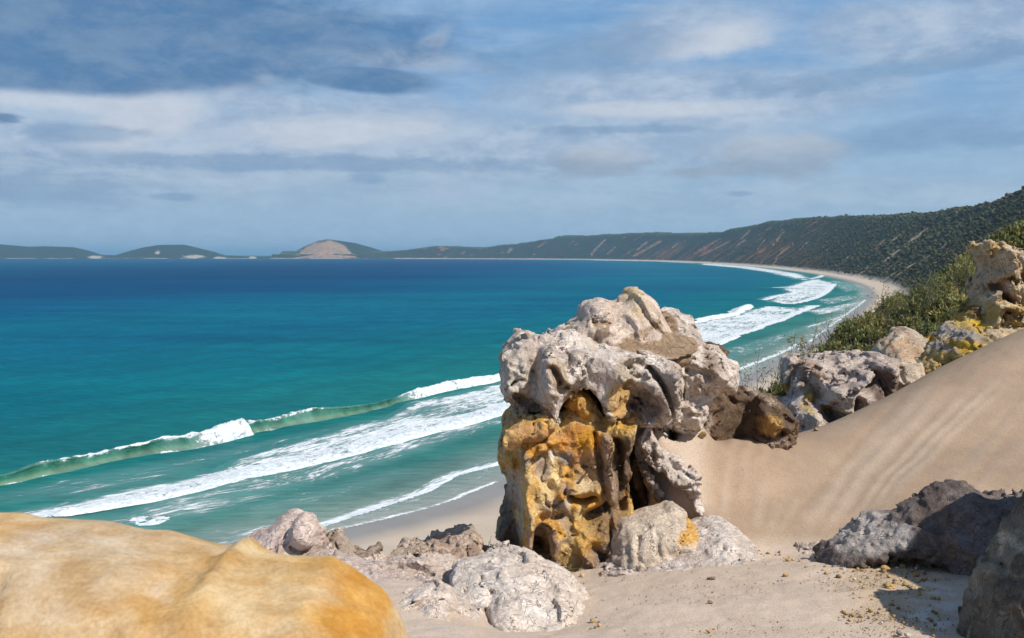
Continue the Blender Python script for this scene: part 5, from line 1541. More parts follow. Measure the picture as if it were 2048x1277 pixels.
thing_rock('dark grey boulder with a hairy streaked flank half buried in the dune foot', D=7.9, vox=0.016, plates=[
    ([(1640, 1116), (1652, 1100), (1669, 1090), (1694, 1076), (1719, 1058), (1749, 1047), (1784, 1037), (1823, 1018), (1848, 999), (1873, 984), (1893, 979), (1920, 979), (1938, 985), (1960, 1000), (1987, 1005), (2026, 1005),
      (2140, 1010), (2200, 1150), (2100, 1300), (1940, 1260), (1900, 1185), (1886, 1136), (1860, 1110), (1813, 1104), (1740, 1112), (1699, 1122), (1655, 1124)], 0, 0.42, 0.34, -0.75, 0.9)],
    strokes=[(((1700, 1080), (1690, 1112)), 4, -0.04), (((1730, 1065), (1722, 1105)), 4, -0.05), (((1760, 1055), (1750, 1100)), 4, -0.04), (((1800, 1040), (1880, 1060), (1940, 1080)), 20, 0.06), (((1850, 1080), (1900, 1130)), 16, -0.08),
             (((1990, 1010), (1960, 1060)), 12, 0.05)],
    flute=(-0.45, 0.9, 0.030, 14.0), n=(0.045, 0.012, 0.018), fac=0.05, seed=83, base=((0.20, 0.17, 0.16), (0.13, 0.105, 0.095)),  # dark base puts the shade on the right part into the colour
    paints=[([(1652, 1102), (1719, 1060), (1784, 1040), (1812, 1050), (1800, 1080), (1740, 1100), (1660, 1110)], (0.44, 0.40, 0.375), 6, .85), (('e', 1880, 1070, 50, 60), (0.19, 0.13, 0.10), 10, .5, 0.0), (('e', 1660, 1108, 20, 8), (0.14, 0.11, 0.1), 3, .7)])  # first, pale patch paints the sunlit left part
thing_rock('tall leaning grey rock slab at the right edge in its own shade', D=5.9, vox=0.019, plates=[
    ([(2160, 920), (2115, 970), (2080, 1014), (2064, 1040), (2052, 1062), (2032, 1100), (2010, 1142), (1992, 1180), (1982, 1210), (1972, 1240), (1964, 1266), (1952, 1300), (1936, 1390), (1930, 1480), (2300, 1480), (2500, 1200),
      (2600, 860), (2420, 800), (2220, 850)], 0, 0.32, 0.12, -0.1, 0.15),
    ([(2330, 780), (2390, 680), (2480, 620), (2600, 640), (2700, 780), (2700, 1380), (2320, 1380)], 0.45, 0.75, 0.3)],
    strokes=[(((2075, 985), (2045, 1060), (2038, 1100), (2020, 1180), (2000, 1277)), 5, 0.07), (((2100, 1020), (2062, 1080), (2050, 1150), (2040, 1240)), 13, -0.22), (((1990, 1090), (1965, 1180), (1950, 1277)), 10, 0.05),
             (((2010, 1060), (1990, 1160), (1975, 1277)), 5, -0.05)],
    flute=(-0.42, 0.9, 0.028, 12.0), n=(0.010, 0.002, 0.006), seed=89, fac=0.02, cells=(2.6, [(0, .3, (0.10, 0.085, 0.07)), (.4, .6, (0.24, 0.22, 0.18))], (0.3, 0.27, 0.2), 0.03, 0.8), base=((0.175, 0.155, 0.125), (0.095, 0.08, 0.065)),  # base lowered so the shade on the slab sits in its colour
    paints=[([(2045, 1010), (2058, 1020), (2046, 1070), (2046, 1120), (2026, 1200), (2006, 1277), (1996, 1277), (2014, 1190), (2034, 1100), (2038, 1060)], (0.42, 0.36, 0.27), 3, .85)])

# ------------------------------------------------ rocks beyond the dune crest
thing_rock('dark hollowed boulder full of holes beyond the dune crest beside the shrub', D=14.3, vox=0.023, plates=[
    ([(1588, 732), (1598, 722), (1623, 718), (1644, 720), (1666, 723), (1680, 717), (1701, 720), (1711, 716), (1745, 713), (1760, 722), (1756, 764), (1752, 830), (1690, 860), (1613, 870), (1572, 860), (1568, 815),
      (1577, 797), (1590, 790), (1588, 762)], 0, 0.8, 0.35, 0, 0.5)],
    strokes=[(((1620, 735), (1630, 755), (1655, 752)), 5, -0.18), (((1662, 738), (1680, 742)), 6, -0.2), (((1600, 760), (1612, 775), (1605, 790)), 12, -0.4), (((1640, 770), (1700, 740), (1740, 725)), 10, 0.18),
             (((1690, 765), (1715, 748), (1725, 735)), 9, -0.4), (((1675, 790), (1670, 820)), 10, -0.45), (((1625, 800), (1640, 825)), 16, -0.45), (((1585, 810), (1590, 835)), 8, 0.25), (((1610, 790), (1635, 798), (1660, 808)), 5, 0.2),
             (((1700, 790), (1720, 800)), 14, 0.2), (((1640, 775), (1620, 790)), 10, 0.12), (((1735, 750), (1740, 800)), 12, -0.25), (((1655, 770), (1690, 755)), 4, -0.1)],
    n=(0.08, 0.09, 0.04), pits=0.12, pit_scale=3.6, seed=97, k=.08, fac=0.12, fsc=2.0, base=((0.50, 0.435, 0.39), (0.40, 0.33, 0.295)),
    paints=[(('e', 1612, 735, 16, 14), (0.33, 0.23, 0.17), 4, .8), (('e', 1600, 775, 14, 18), (0.2, 0.13, 0.06), 4, .8), (('e', 1594, 783, 8, 6), (0.45, 0.28, 0.07), 3, .8), (('e', 1640, 805, 30, 7), (0.45, 0.33, 0.12), 3, .8, 0.0),
            (('e', 1735, 770, 30, 40), (0.17, 0.12, 0.10), 8, .85), (('e', 1705, 805, 24, 16), (0.25, 0.18, 0.14), 5, .8), (('e', 1635, 825, 34, 16), (0.11, 0.09, 0.08), 6, .7), (('e', 1583, 800, 8, 6), (0.5, 0.36, 0.1), 3, .7)])
thing_rock('pale cream block with a sand covered sloping top beyond the dune', D=14.9, vox=0.024, plates=[
    ([(1752, 708), (1767, 681), (1791, 661), (1810, 654), (1829, 665), (1842, 678), (1846, 686), (1868, 700), (1872, 740), (1830, 770), (1765, 770)], 0.5, 0.5, 0.3, 0, 1.0),
    ([(1746, 790), (1747, 762), (1756, 726), (1775, 715), (1800, 716), (1822, 722), (1836, 745), (1854, 758), (1850, 800), (1800, 830), (1750, 850)], -0.1, 0.6, 0.3, 0, 0.4)],
    strokes=[(((1772, 740), (1776, 770), (1772, 790)), 3, -0.06), (((1756, 712), (1775, 716), (1800, 722)), 4, -0.1), (((1825, 745), (1832, 762)), 3, -0.09), (((1815, 718), (1800, 724)), 5, 0.08)],
    n=(0.04, 0.02, 0.015), fac=0.09, fsc=1.8, seed=101, base=((0.52, 0.44, 0.355), (0.47, 0.385, 0.30)),
    paints=[([(1778, 700), (1795, 680), (1825, 682), (1860, 705), (1840, 720), (1800, 718)], (0.46, 0.33, 0.225), 4, .95), (('e', 1800, 668, 14, 8), (0.42, 0.27, 0.2), 4, .7), (('e', 1840, 745, 16, 22), (0.42, 0.31, 0.22), 4, .9), (('e', 1838, 668, 6, 12), (0.38, 0.25, 0.18), 3, .7)])
thing_rock('mustard yellow hollowed rock right behind the dune crest', D=14.7, vox=0.022, plates=[
    ([(1866, 694), (1880, 678), (1903, 657), (1928, 653), (1945, 659), (1953, 676), (1957, 710), (1950, 745), (1893, 770), (1850, 780), (1838, 742), (1860, 717)], 0, 0.7, 0.3, 0, 0.5)],
    strokes=[(((1850, 735), (1880, 725)), 10, -0.3), (((1868, 715), (1876, 745)), 4, 0.22), (((1886, 700), (1884, 740)), 4, 0.22), (((1886, 684), (1892, 690)), 7, -0.25), (((1930, 700), (1945, 690), (1950, 680)), 7, -0.25), (((1900, 690), (1930, 680)), 12, 0.12), (((1945, 705), (1950, 715)), 6, 0.1)],
    n=(0.06, 0.07, 0.03), pits=0.08, pit_scale=4, seed=103, base=((0.42, 0.30, 0.11), (0.42, 0.33, 0.21)),
    paints=[(('e', 1905, 664, 26, 14), (0.33, 0.30, 0.28), 5, .9), (('e', 1875, 690, 14, 10), (0.33, 0.29, 0.27), 4, .8), (('e', 1918, 712, 22, 16), (0.40, 0.32, 0.22), 5, .8), (('e', 1903, 690, 20, 14), (0.56, 0.33, 0.03), 5, .85), (('e', 1860, 742, 24, 16), (0.18, 0.12, 0.05), 5, .7)])
thing_rock('long pale ledge on the dune crest under the yellow swirled rock', D=15.0, vox=0.025, plates=[
    ([(1942, 664), (1966, 645), (1998, 640), (2030, 634), (2080, 618), (2160, 600), (2180, 680), (2048, 720), (1990, 750), (1952, 760), (1948, 700)], 0, 0.55, 0.3, -0.1, 0.9)],
    strokes=[(((1990, 660), (2010, 690)), 5, -0.06), (((2000, 655), (2048, 640)), 4, -0.06), (((2010, 672), (2020, 690)), 8, -0.12), (((1960, 665), (1990, 690)), 9, 0.06)],
    n=(0.05, 0.06, 0.03), pits=0.04, seed=107, base=((0.50, 0.40, 0.27), (0.42, 0.33, 0.25)), paints=[(('e', 2000, 690, 30, 14), (0.33, 0.27, 0.21), 6, .8), (('e', 2045, 665, 30, 14), (0.25, 0.22, 0.21), 6, .7)])
thing_rock('yellow rock with swirled bands at the foot of the spire', D=15.3, vox=0.02, plates=[
    ([(1919, 649), (1934, 630), (1950, 614), (1966, 603), (1990, 603), (2004, 613), (2029, 612), (2040, 620), (2066, 624), (2060, 650), (1998, 670), (1940, 672)], 0, 0.5, 0.16, 0, 0.2)],
    strokes=[(((1962, 640), (1962, 615), (1980, 608), (2000, 618), (2020, 616)), 5, 0.2), (((1975, 635), (1985, 618), (1998, 628)), 5, -0.18), (((1935, 640), (1952, 620)), 10, -0.28), (((2010, 630), (2035, 626)), 7, -0.22), (((1950, 640), (1958, 615)), 4, -0.2)],
    n=(0.04, 0.05, 0.02), strata=0.02, seed=109, base=((0.47, 0.31, 0.10), (0.46, 0.36, 0.20)), paints=[(('e', 1945, 625, 14, 16), (0.16, 0.09, 0.03), 4, .8), (('e', 1930, 646, 14, 8), (0.58, 0.38, 0.03), 3, .8), (('e', 2030, 632, 16, 10), (0.2, 0.16, 0.13), 4, .8), (('e', 1990, 606, 20, 5), (0.55, 0.43, 0.27), 2, .8)])
thing_rock('upright cream rock spire with holes at the right edge above the shrubs', D=15.5, vox=0.019, plates=[
    ([(1953, 495), (1958, 487), (1982, 483), (1994, 490), (2013, 494), (2023, 506), (2025, 522), (2021, 550), (2015, 574), (2018, 595), (2008, 620), (1985, 630), (1950, 630), (1950, 611), (1955, 586), (1962, 560), (1971, 541),
      (1964, 525), (1960, 508)], 0, 0.45, 0.22)],
    strokes=[(((1965, 500), (1972, 520), (1968, 538)), 5, -0.12), (((2008, 516), (2010, 528)), 6, -0.2), (((1990, 500), (2000, 530), (1990, 550)), 8, 0.10), (((1985, 556), (2000, 553)), 5, -0.14), (((1970, 575), (1985, 572)), 9, -0.28),
             (((1990, 592), (2000, 600)), 9, -0.26), (((1955, 610), (1960, 575), (1975, 545)), 5, 0.12), (((2020, 530), (2018, 580)), 4, 0.12), (((1995, 570), (2008, 585)), 8, 0.1)],
    n=(0.05, 0.06, 0.03), pits=0.06, pit_scale=5, seed=113, base=((0.52, 0.42, 0.28), (0.45, 0.34, 0.24)),
    paints=[(('e', 1985, 600, 24, 14), (0.15, 0.11, 0.07), 5, .8), (('e', 1975, 573, 14, 9), (0.12, 0.08, 0.06), 4, .8), (('e', 2008, 520, 9, 12), (0.35, 0.22, 0.12), 4, .8), (('e', 1966, 494, 14, 10), (0.50, 0.34, 0.12), 4, .7)])
thing_rock('pale weathered rock block at the right edge joined behind the spire', D=16.0, vox=0.024, plates=[
    ([(2018, 516), (2030, 512), (2060, 514), (2120, 505), (2200, 500), (2200, 640), (2040, 640), (2016, 600)], 0, 0.5, 0.2)],
    strokes=[(((2025, 545), (2100, 545)), 10, -0.22), (((2022, 525), (2100, 525)), 8, 0.1), (((2035, 560), (2045, 585)), 14, -0.3), (((2015, 588), (2060, 586)), 6, 0.25)],
    n=(0.06, 0.07, 0.03), pits=0.06, seed=127, base=((0.50, 0.43, 0.35), (0.40, 0.31, 0.24)), paints=[(('e', 2040, 566, 26, 16), (0.25, 0.16, 0.10), 5, .85)])
print('rock triangles', RS['tri'])
# ================================================================== shrubs, grass and loose stones
m_leaf, t = new_mat('shrub_leaves')
vc = t.n('ShaderNodeAttribute', attribute_name='Col').outputs[0]
rd = t.n('ShaderNodeObjectInfo').outputs['Random']
vc = t.mix(1.0, vc, t.mix(rd, (0.68, 0.78, 0.75), (1.25, 1.12, 0.95)), 'MULTIPLY')
b_ = t.n('ShaderNodeBsdfPrincipled', {'Base Color': vc, 'Roughness': 0.6, 'Specular IOR Level': 0.2})
tr = t.n('ShaderNodeBsdfTranslucent', {'Color': vc})
mx = t.n('ShaderNodeMixShader', {0: 0.35, 1: b_.outputs[0], 2: tr.outputs[0]}).outputs[0]
t.t.links.new(mx, t.n('ShaderNodeOutputMaterial').inputs[0])
m_bark, t = new_mat('shrub_bark')
pos = t.n('ShaderNodeTexCoord').outputs['Object']
nb = t.noise(pos, 30.0, 4.0, 0.7)
finish(t, t.mix(nb, (0.10, 0.08, 0.06), (0.24, 0.20, 0.16)), 0.9, bump(t, nb, 0.5, 0.01))


def tubes(paths, sides=5):
    V_, F_ = [], []
    for P, r0, r1 in paths:
        P = np.asarray(P, float)
        o = len(V_)
        for k_, p in enumerate(P):
            d = P[min(k_ + 1, len(P) - 1)] - P[max(k_ - 1, 0)]
            d /= np.linalg.norm(d) + 1e-9
            a = np.cross(d, (0.3, 1, 0.1))
            a /= np.linalg.norm(a) + 1e-9
            b = np.cross(d, a)
            r = r0 + (r1 - r0) * k_ / (len(P) - 1)
            for s_ in range(sides):
                th = 2 * math.pi * s_ / sides
                V_.append(p + r * (a * math.cos(th) + b * math.sin(th)))
        for k_ in range(len(P) - 1):
            for s_ in range(sides):
                F_.append((o + k_ * sides + s_, o + k_ * sides + (s_ + 1) % sides, o + (k_ + 1) * sides + (s_ + 1) % sides, o + (k_ + 1) * sides + s_))
    return np.array(V_), np.array(F_)


def shrub_meshes(seed, n_tuft, per, dense=True, leaf=0.058, wid=0.014, up=0.25):
    """unit shrub, about one metre wide and high, growing from the origin"""
    rs = np.random.RandomState(seed)
    paths, tips = [], []
    nb_ = 9 if dense else 7
    for k_ in range(nb_):
        a = rs.uniform(0, 2 * math.pi)
        sp__ = rs.uniform(0.1, 0.5)
        p = np.array([0, 0, -0.6])
        d = np.array([math.cos(a) * sp__, math.sin(a) * sp__, 1.0])
        P = [p.copy()]
        for s_ in range(7):
            d += rs.normal(0, 0.16, 3)
            p = p + d / np.linalg.norm(d) * 0.2
            P.append(p.copy())
            if s_ > 1:
                tips.append(p.copy())
                q, e = p.copy(), d + rs.normal(0, 0.8, 3)
                B = [q.copy()]
                for _ in range(3):
                    e += rs.normal(0, 0.2, 3)
                    q = q + e / np.linalg.norm(e) * 0.1
                    B.append(q.copy())
                    tips.append(q.copy())
                paths.append((B, 0.006, 0.002))
        paths.append((P, 0.02, 0.004))
    sv, sf = tubes(paths, 4)
    # crown lobes
    lob = rs.normal(0, 1, (13 if dense else 9, 3))
    lob /= np.linalg.norm(lob, axis=1)[:, None]
    lob[:, 2] = np.abs(lob[:, 2]) * 0.9 - 0.25
    lob = lob * np.array([0.33, 0.33, 0.36]) + np.array([0, 0, 0.45])
    lr = rs.uniform(0.13, 0.25, len(lob))
    L_ = rs.randint(0, len(lob), n_tuft)
    dv = rs.normal(0, 1, (n_tuft, 3))
    dv /= np.linalg.norm(dv, axis=1)[:, None]
    rr_ = lr[L_] * rs.uniform(0.35, 1.08, n_tuft) ** (0.6 if dense else 1.0)
    C_ = lob[L_] + dv * rr_[:, None] * (1 if dense else 1.3)
    if not dense:
        tp = np.array(tips)
        m_ = rs.rand(n_tuft) < 0.6
        C_[m_] = tp[rs.randint(0, len(tp), m_.sum())] + rs.normal(0, 0.05, (m_.sum(), 3))
    N_ = n_tuft * per
    C_ = np.repeat(C_, per, 0) + rs.normal(0, 0.012, (N_, 3))
    out = np.repeat(dv, per, 0)
    dr = out * 0.5 + rs.normal(0, 0.55, (N_, 3)) + np.array([0, 0, up])
    dr /= np.linalg.norm(dr, axis=1)[:, None]
    sd_ = np.cross(dr, rs.normal(0, 1, (N_, 3)))
    sd_ /= np.linalg.norm(sd_, axis=1)[:, None]
    ln = leaf * rs.uniform(0.6, 1.3, N_)[:, None]
    wd = wid * rs.uniform(0.7, 1.3, N_)[:, None]
    v0, v2 = C_, C_ + dr * ln + np.array([0, 0, -0.1]) * ln
    mid = C_ + dr * ln * 0.5
    vv = np.stack([v0, mid + sd_ * wd, v2, mid - sd_ * wd], 1).reshape(-1, 3)
    ff = np.arange(4 * N_).reshape(-1, 4)
    tone = np.repeat(rs.uniform(0.65, 1.35, n_tuft), per)
    lobt = np.repeat(rs.uniform(0.75, 1.25, len(lob))[L_], per)
    yl = np.repeat(rs.rand(n_tuft) < 0.12, per)
    c_ = np.array([0.25, 0.255, 0.115])[None] * (tone * lobt)[:, None] * rs.uniform(0.75, 1.25, (N_, 1))
    c_[yl] = c_[yl] * np.array([1.5, 1.2, 1.0])
    return (sv, sf), (vv, ff, np.repeat(c_, 4, 0))


def build_proto(seed, **kw):
    (sv, sf), (vv, ff, c_) = shrub_meshes(seed, **kw)
    st = mesh_np('stem', sv, sf, m_bark)
    fo_ = mesh_np('foliage', vv, ff, m_leaf, smooth=False, col=c_)
    return st, fo_


PROTO = {'a': build_proto(1, n_tuft=2600, per=7), 'b': build_proto(2, n_tuft=2600, per=7), 'c': build_proto(3, n_tuft=2600, per=7),
         's': build_proto(4, n_tuft=330, per=5, dense=False, leaf=0.06, wid=0.010, up=0.3), 't': build_proto(6, n_tuft=110, per=4, dense=False, leaf=0.05, wid=0.008, up=0.3)}
used_p = {}


def shrub(px, pytop, wpx, D, var, label, group=None, hr=1.25, rz=0.0, cat='shrub', name='shrub', base_z=None):
    wm = wpx / FPX * D
    x, y, z = at(px, pytop, D)
    hgt = wm * hr
    zb_ = z - hgt * 0.98
    if base_z is None:
        g_ = float(ground_z(x, y)) if D < 27 else zb_
    e = empty(name, (x, y, zb_), label=label, cat=cat, group=group)
    for o in PROTO[var]:
        first = not used_p.get(o.name)
        used_p[o.name] = True
        c_ = o if first else o.copy()
        if not first:
            S.collection.objects.link(c_)
            c_.name = o.name.split('.')[0]
        c_.parent = e
        c_.location = (0, 0, 0)
    e.scale = (wm, wm, hgt)
    e.rotation_euler.z = rz
    return e


G1 = 'olive shrubs crowded on the slope behind the dune crest'
spots = [
    (2035, 428, 150, 24.5, 'b'), (1985, 452, 120, 25.5, 'c'), (2090, 430, 150, 24.0, 'a'),
    (1955, 484, 120, 25, 'a'), (1918, 512, 120, 24.5, 'b'), (1940, 540, 130, 21.5, 'c'),
    (1876, 536, 120, 23.5, 'c'), (1835, 562, 110, 23, 'a'), (1795, 580, 92, 22.5, 'b'), (1900, 575, 130, 20, 'b'),
    (1850, 590, 130, 20.5, 'a'), (1810, 605, 120, 19.5, 'c'), (1768, 604, 110, 20, 'c'), (1728, 612, 90, 20, 'a'), (1895, 620, 130, 18.5, 'c'), (1850, 635, 120, 18, 'b'),
    (1755, 640, 130, 18.5, 'b'), (1706, 632, 90, 19, 'b'), (1690, 660, 110, 18, 'c'), (1800, 655, 110, 17.5, 'a'), (1730, 670, 120, 17.4, 'a'), (1664, 672, 92, 17.6, 'a'), (1925, 600, 80, 19, 'a'),
    (1900, 650, 70, 17.2, 'a'), (1865, 665, 90, 17.0, 'b')]
LABS = ['rightmost shrub of the three above the rock spire at the right edge', 'highest olive shrub directly above the rock spire top', 'shrub half out of frame at the right edge above the pale block', 'shrub just left of the spire top against the far hillside', 'shrub in the upper thicket one left of the spire top', 'shrub immediately left of the spire at half its height', 'shrub on the thicket skyline under the long bare slip of the hill', 'shrub on the thicket skyline two in from the beach end', 'shrub on the thicket skyline where it meets the far sand', 'shrub in mid thicket left of the spire foot', 'shrub in the middle of the thicket below its skyline', 'rounded shrub left of the middle of the thicket', 'shrub in the thicket just inland of the beach tip', 'outermost tall shrub of the thicket in front of the far beach', 'dark shrub just left of the yellow swirled rock', 'shrub at lower right of the thicket above the pale cream block', 'large shrub in the lower left thicket above the hollowed boulder', 'shrub at the left flank of the thicket in front of the wet sand', 'bushy shrub low at the left flank of the thicket', 'shrub directly above the top of the pale cream block', 'lowest shrub touching the top edge of the dark hollowed boulder', 'small shrub at the very left foot of the thicket', 'shrub at the foot of the spire beside the yellow rock', 'low shrub between the mustard rock and the thicket', 'low shrub in the nook right of the pale cream block']
for k_, (px_, py_, w_, D_, v_) in enumerate(spots):
    shrub(px_, py_, w_, D_, v_, LABS[k_], G1, hr=1.45, rz=k_ * 1.3)
shrub(1548, 742, 104, 15.8, 'c', 'small rounded olive shrub between the pillar and the holed dark boulder', hr=1.5)
shrub(1568, 722, 60, 16.0, 's', 'thin wispy shrub rising above the left end of the holed dark boulder', hr=1.8, rz=2)
shrub(1500, 700, 110, 16.4, 't', 'nearly bare twiggy shrub against the surf right of the pillar', hr=1.4, rz=1)
shrub(1636, 664, 100, 18.2, 's', 'sparse feathery shrub at the left end of the thicket against the wet sand', hr=1.1, rz=.5)
shrub(1690, 612, 80, 20.5, 't', 'leggy open shrub reaching up in front of the far beach', hr=1.1, rz=3)
shrub(1600, 690, 70, 17.5, 't', 'low wiry shrub beside the sparse feathery one', hr=1.1, rz=4)
shrub(1775, 575, 60, 20.8, 's', 'wispy shrub sticking up from the thicket skyline near the beach tip', hr=1.2, rz=2.2)
shrub(1862, 545, 64, 20.2, 's', 'wispy shrub sticking up in the middle of the thicket skyline', hr=1.3, rz=4.2)
shrub(1935, 505, 60, 21.0, 's', 'wispy shrub sticking up just left of the rock spire', hr=1.3, rz=5.2)
# small plants at the brink
shrub(985, 1083, 62, 9.6, 's', 'small pale green plant growing left of the pillar foot', hr=0.8, rz=1, cat='plant', name='plant')

# ---- dry grass tuft under the pillar
rs = np.random.RandomState(5)
gx, gy, gz = at(1128, 1152, 8.75)
gv, gf = [], []
for k_ in range(26):
    a = rs.uniform(0, 2 * math.pi)
    L_ = rs.uniform(0.06, 0.14)
    b0 = np.array([gx, gy, gz]) + np.array([rs.normal(0, .02), rs.normal(0, .02), 0])
    d = np.array([math.cos(a) * .8, math.sin(a) * .8, 1.0])
    s_ = np.array([-math.sin(a), math.cos(a), 0]) * 0.004
    p1, p2 = b0 + d * L_ * .5, b0 + d * L_ * np.array([1.2, 1.2, .55])
    o_ = len(gv)
    gv += [b0 - s_, b0 + s_, p1 + s_, p1 - s_, p2 + s_ * .2, p2 - s_ * .2]
    gf += [(o_, o_ + 1, o_ + 2, o_ + 3), (o_ + 3, o_ + 2, o_ + 4, o_ + 5)]
set_props(mesh_np('grass_tuft', gv, gf, m_leaf, col=np.tile([0.30, 0.24, 0.10], (len(gv), 1)), loc=(float(gx), float(gy), float(gz))),
          label='small dry grass tuft under the foot of the yellow column', cat='grass')


# ---- loose stones
def drop(px, py):
    D = np.linspace(3.0, 16, 1400)
    x, y, z = at(px, py, D)
    g_ = ground_z(x, y)
    k_ = np.argmax(z <= g_)
    return float(x[k_]), float(y[k_]), float(g_[k_])


def stone_mesh(seed, cols, sub=2, rough=0.28):
    import bmesh
    bm = bmesh.new()
    bmesh.ops.create_icosphere(bm, subdivisions=sub, radius=1.0)
    v = np.array([p.co[:] for p in bm.verts])
    f = np.array([[q.index for q in fc.verts] for fc in bm.faces])
    bm.free()
    rs = np.random.RandomState(seed)
    # chop with random planes for broken faces
    for _ in range(9):
        n_ = rs.normal(0, 1, 3)
        n_ /= np.linalg.norm(n_)
        lim_ = rs.uniform(0.45, 0.85)
        dd_ = v @ n_
        v = v - np.outer(np.maximum(dd_ - lim_, 0), n_)
    v = v * (1 + rough * 0.6 * fbm(v, 1.7, 3, off=seed)[:, None]) * np.array([1, rs.uniform(.7, 1), rs.uniform(.55, .85)])
    c_ = np.array(cols)[None] * (1 + 0.25 * fbm(v, 1.5, 2, off=seed + 3))[:, None]
    return v, f, np.clip(c_, 0, 1)


YEL, WHT, BRN, GRY = (0.50, 0.34, 0.14), (0.60, 0.55, 0.48), (0.27, 0.19, 0.13), (0.32, 0.29, 0.27)
named = [
    (1403, 870, 12, (0.30, 0.21, 0.10), 'brown stone sitting on the dune crest right of the pillar', None),
    (1632, 858, 7, (0.36, 0.28, 0.2), 'small stone in the sandy hollow beyond the dune crest', 14.2),
    (1779, 1172, 12, YEL, 'largest yellow stone on the sandy floor at the edge of the shadow', None),
    (1719, 1107, 14, WHT, 'white stone lying in the rubble against the dark boulder', None),
    (1700, 1119, 12, GRY, 'grey stone just below the white stone in the rubble', None),
    (1746, 1101, 8, YEL, 'yellow stone right above the white stone in the rubble', None),
    (1806, 1131, 8, YEL, 'yellow stone standing alone between the two rubble clusters', None),
    (1771, 1136, 11, YEL, 'crumbly yellow lump midway along the rubble band', None),
    (1833, 1114, 13, YEL, 'biggest yellow lump of the right rubble cluster by the shadow', None),
    (1669, 1133, 6, GRY, 'dark little stone at the left end of the rubble band', None),
    (1571, 1150, 8, YEL, 'flat yellow stone alone on the open sandy floor', None),
    (1423, 1156, 10, BRN, 'flat brown stone alone on the sand left of centre floor', None),
    (1577, 1119, 8, YEL, 'yellowish stone at the dune foot above the open floor', None),
    (1420, 1204, 7, BRN, 'small flat brown chip low on the sandy floor', None),
    (1417, 1262, 7, YEL, 'small yellow chip near the bottom edge of the sandy floor', None),
    (1798, 1266, 10, GRY, 'grey pebble at the bottom edge inside the shadow', None),
    (1814, 1270, 9, WHT, 'pale pebble at the bottom edge next to the grey one', None),
    (1164, 1150, 7, CREAM, 'cream pebble on the sand at the foot of the pillar', None),
    (1238, 1136, 6, CREAM, 'cream pebble on the sand below the white ledge', None),
]
for k_, (px_, py_, r_, col_, lab_, D_) in enumerate(named):
    x, y, z = drop(px_, py_ + r_ * 0.5)
    rm = r_ / FPX * y
    v, f, c_ = stone_mesh(100 + k_, col_)
    set_props(mesh_np('stone', v * rm + np.array([x, y, z + rm * 0.35]), f, m_rock, smooth=False, col=c_, loc=(x, y, z)), label=lab_, cat='stone')
protos = [stone_mesh(200 + k_, cl, 1) for k_, cl in enumerate((YEL, YEL, (0.46, 0.33, 0.17), (0.42, 0.30, 0.16), BRN, WHT))]
pm = []
rs = np.random.RandomState(77)
cl_pts = []
bands = [((1640, 1152), (1700, 1132), (1790, 1140), 16, 46), ((1780, 1128), (1830, 1108), (1860, 1120), 14, 40), ((1700, 1205), (1780, 1225), (1800, 1265), 30, 36), ((1690, 1228), (1740, 1240), 12, 18),
         ((1800, 1160), (1850, 1180), (1880, 1260), 34, 60), ((1450, 1110), (1560, 1112), (1640, 1135), 12, 22), ((1180, 1150), (1300, 1120), (1400, 1112), 8, 18), ((1700, 1150), (1760, 1200), 30, 20), ((1195, 1235), (1185, 1262), 8, 10), ((1150, 1165), (1190, 1200), 8, 12)]
for b in bands:
    P = np.array(b[:-2], float)
    for _ in range(b[-1]):
        k_ = rs.randint(0, len(P) - 1)
        u_ = rs.rand()
        p = P[k_] * (1 - u_) + P[k_ + 1] * u_ + rs.normal(0, b[-2] * 0.6, 2)
        cl_pts.append((p[0], p[1], rs.uniform(1.6, 6.0) * (1 if rs.rand() < .8 else 1.5) * (1.35 if p[0] > 1770 else 1), p[0]))
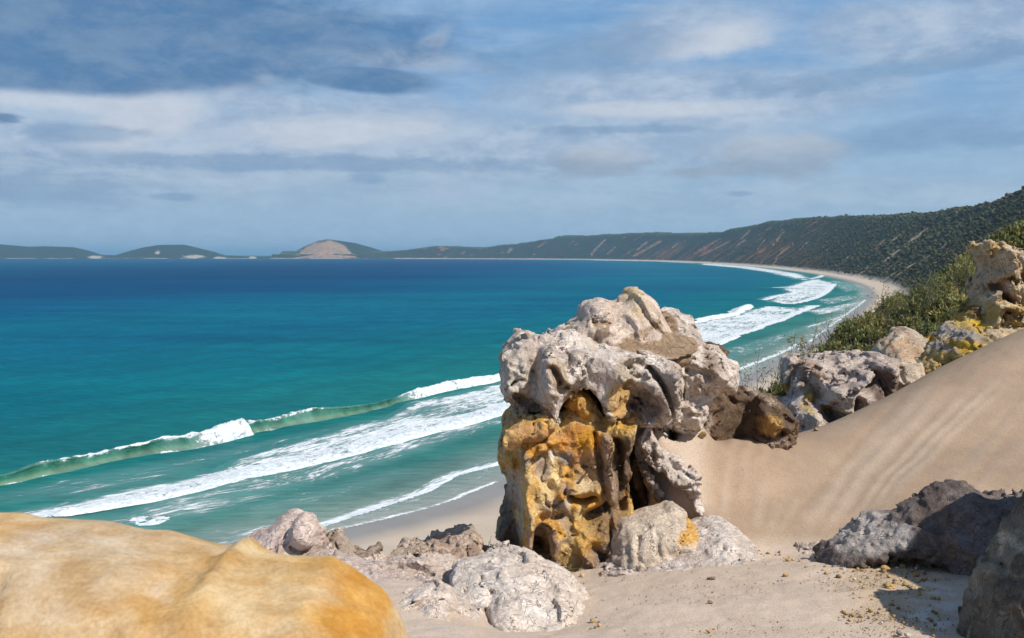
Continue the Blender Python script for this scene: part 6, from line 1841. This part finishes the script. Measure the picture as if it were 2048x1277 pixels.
for k_, (px_, py_, r_, bx_) in enumerate(cl_pts):
    x, y, z = drop(px_, py_)
    rm = r_ / FPX * y
    q = k_ % len(protos)
    if q >= len(pm):
        v, f, c_ = protos[q]
        o = mesh_np('stone', v, f, m_rock, smooth=False, col=c_)
        pm.append(o)
    else:
        o = pm[q].copy()
        S.collection.objects.link(o)
    o.name = 'stone'
    o.location = (x, y, z + rm * 0.3)
    o.scale = (rm, rm, rm)
    o.rotation_euler = (rs.uniform(-.3, .3), rs.uniform(-.3, .3), rs.uniform(0, 6))
    if bx_ < 1420:
        set_props(o, label='tiny chip of rock on the sand along the white ledge and pillar foot', cat='stone', group='rock chips along the white ledge')
    elif py_ < 1145 and bx_ < 1640:
        set_props(o, label='tiny chip of rock on the sand at the foot of the dune', cat='stone', group='rock chips at the dune foot')
    elif py_ < 1150:
        set_props(o, label='small yellow crumb in the rubble band along the dark boulder', cat='stone', group='crumbs in the rubble band')
    elif bx_ > 1788:
        set_props(o, label='small crumb of rock lying in the shadow below the dark boulder', cat='stone', group='crumbs in the shadow')
    else:
        set_props(o, label='small crumb of rock on the sunlit sand below the rubble band', cat='stone', group='crumbs on the sunlit sand')
# grit finer than that: one mass
n_g = 2600
gx_ = np.concatenate([rs.normal(1780, 75, 1500), rs.uniform(1200, 1850, 1100)])
gy_ = np.concatenate([rs.normal(1180, 45, 1500), rs.uniform(1115, 1275, 1100)])
D0 = np.interp(gy_, [1110, 1130, 1200, 1277], [8.6, 8.0, 7.0, 6.1])
x, y, z = at(gx_, gy_, D0)
g_ = ground_z(x, y)
for _ in range(6):                      # walk along the ray to the ground
    D0 = D0 * (CAMZ - g_) / (CAMZ - z)
    D0 = np.clip(D0, 5.5, 9.5)
    x, y, z = at(gx_, gy_, D0)
    g_ = ground_z(x, y)
ok = np.abs(z - g_) < 0.05
x, y, g_ = x[ok], y[ok], g_[ok]
tet = np.array([(1, 0, -.4), (-.5, .87, -.4), (-.5, -.87, -.4), (0, 0, .8)])
tf = np.array([(0, 1, 3), (1, 2, 3), (2, 0, 3), (0, 2, 1)])
nn_ = len(x)
sz_ = rs.uniform(0.002, 0.008, nn_)
tv = (tet[None] * rs.uniform(.6, 1.4, (nn_, 4, 1))) * sz_[:, None, None] + np.stack([x, y, g_ + 0.001], 1)[:, None]
tcx = np.where(rs.rand(nn_, 1) < .5, np.array([YEL]), np.where(rs.rand(nn_, 1) < .5, np.array([BRN]), np.array([(0.45, 0.38, 0.3)]))) * rs.uniform(.7, 1.2, (nn_, 1))
set_props(mesh_np('grit', tv.reshape(-1, 3), (tf[None] + 4 * np.arange(nn_)[:, None, None]).reshape(-1, 3), m_rock, smooth=False, col=np.repeat(tcx, 4, 0)), kind='stuff',
          label='fine grit scattered over the sandy floor', cat='grit')
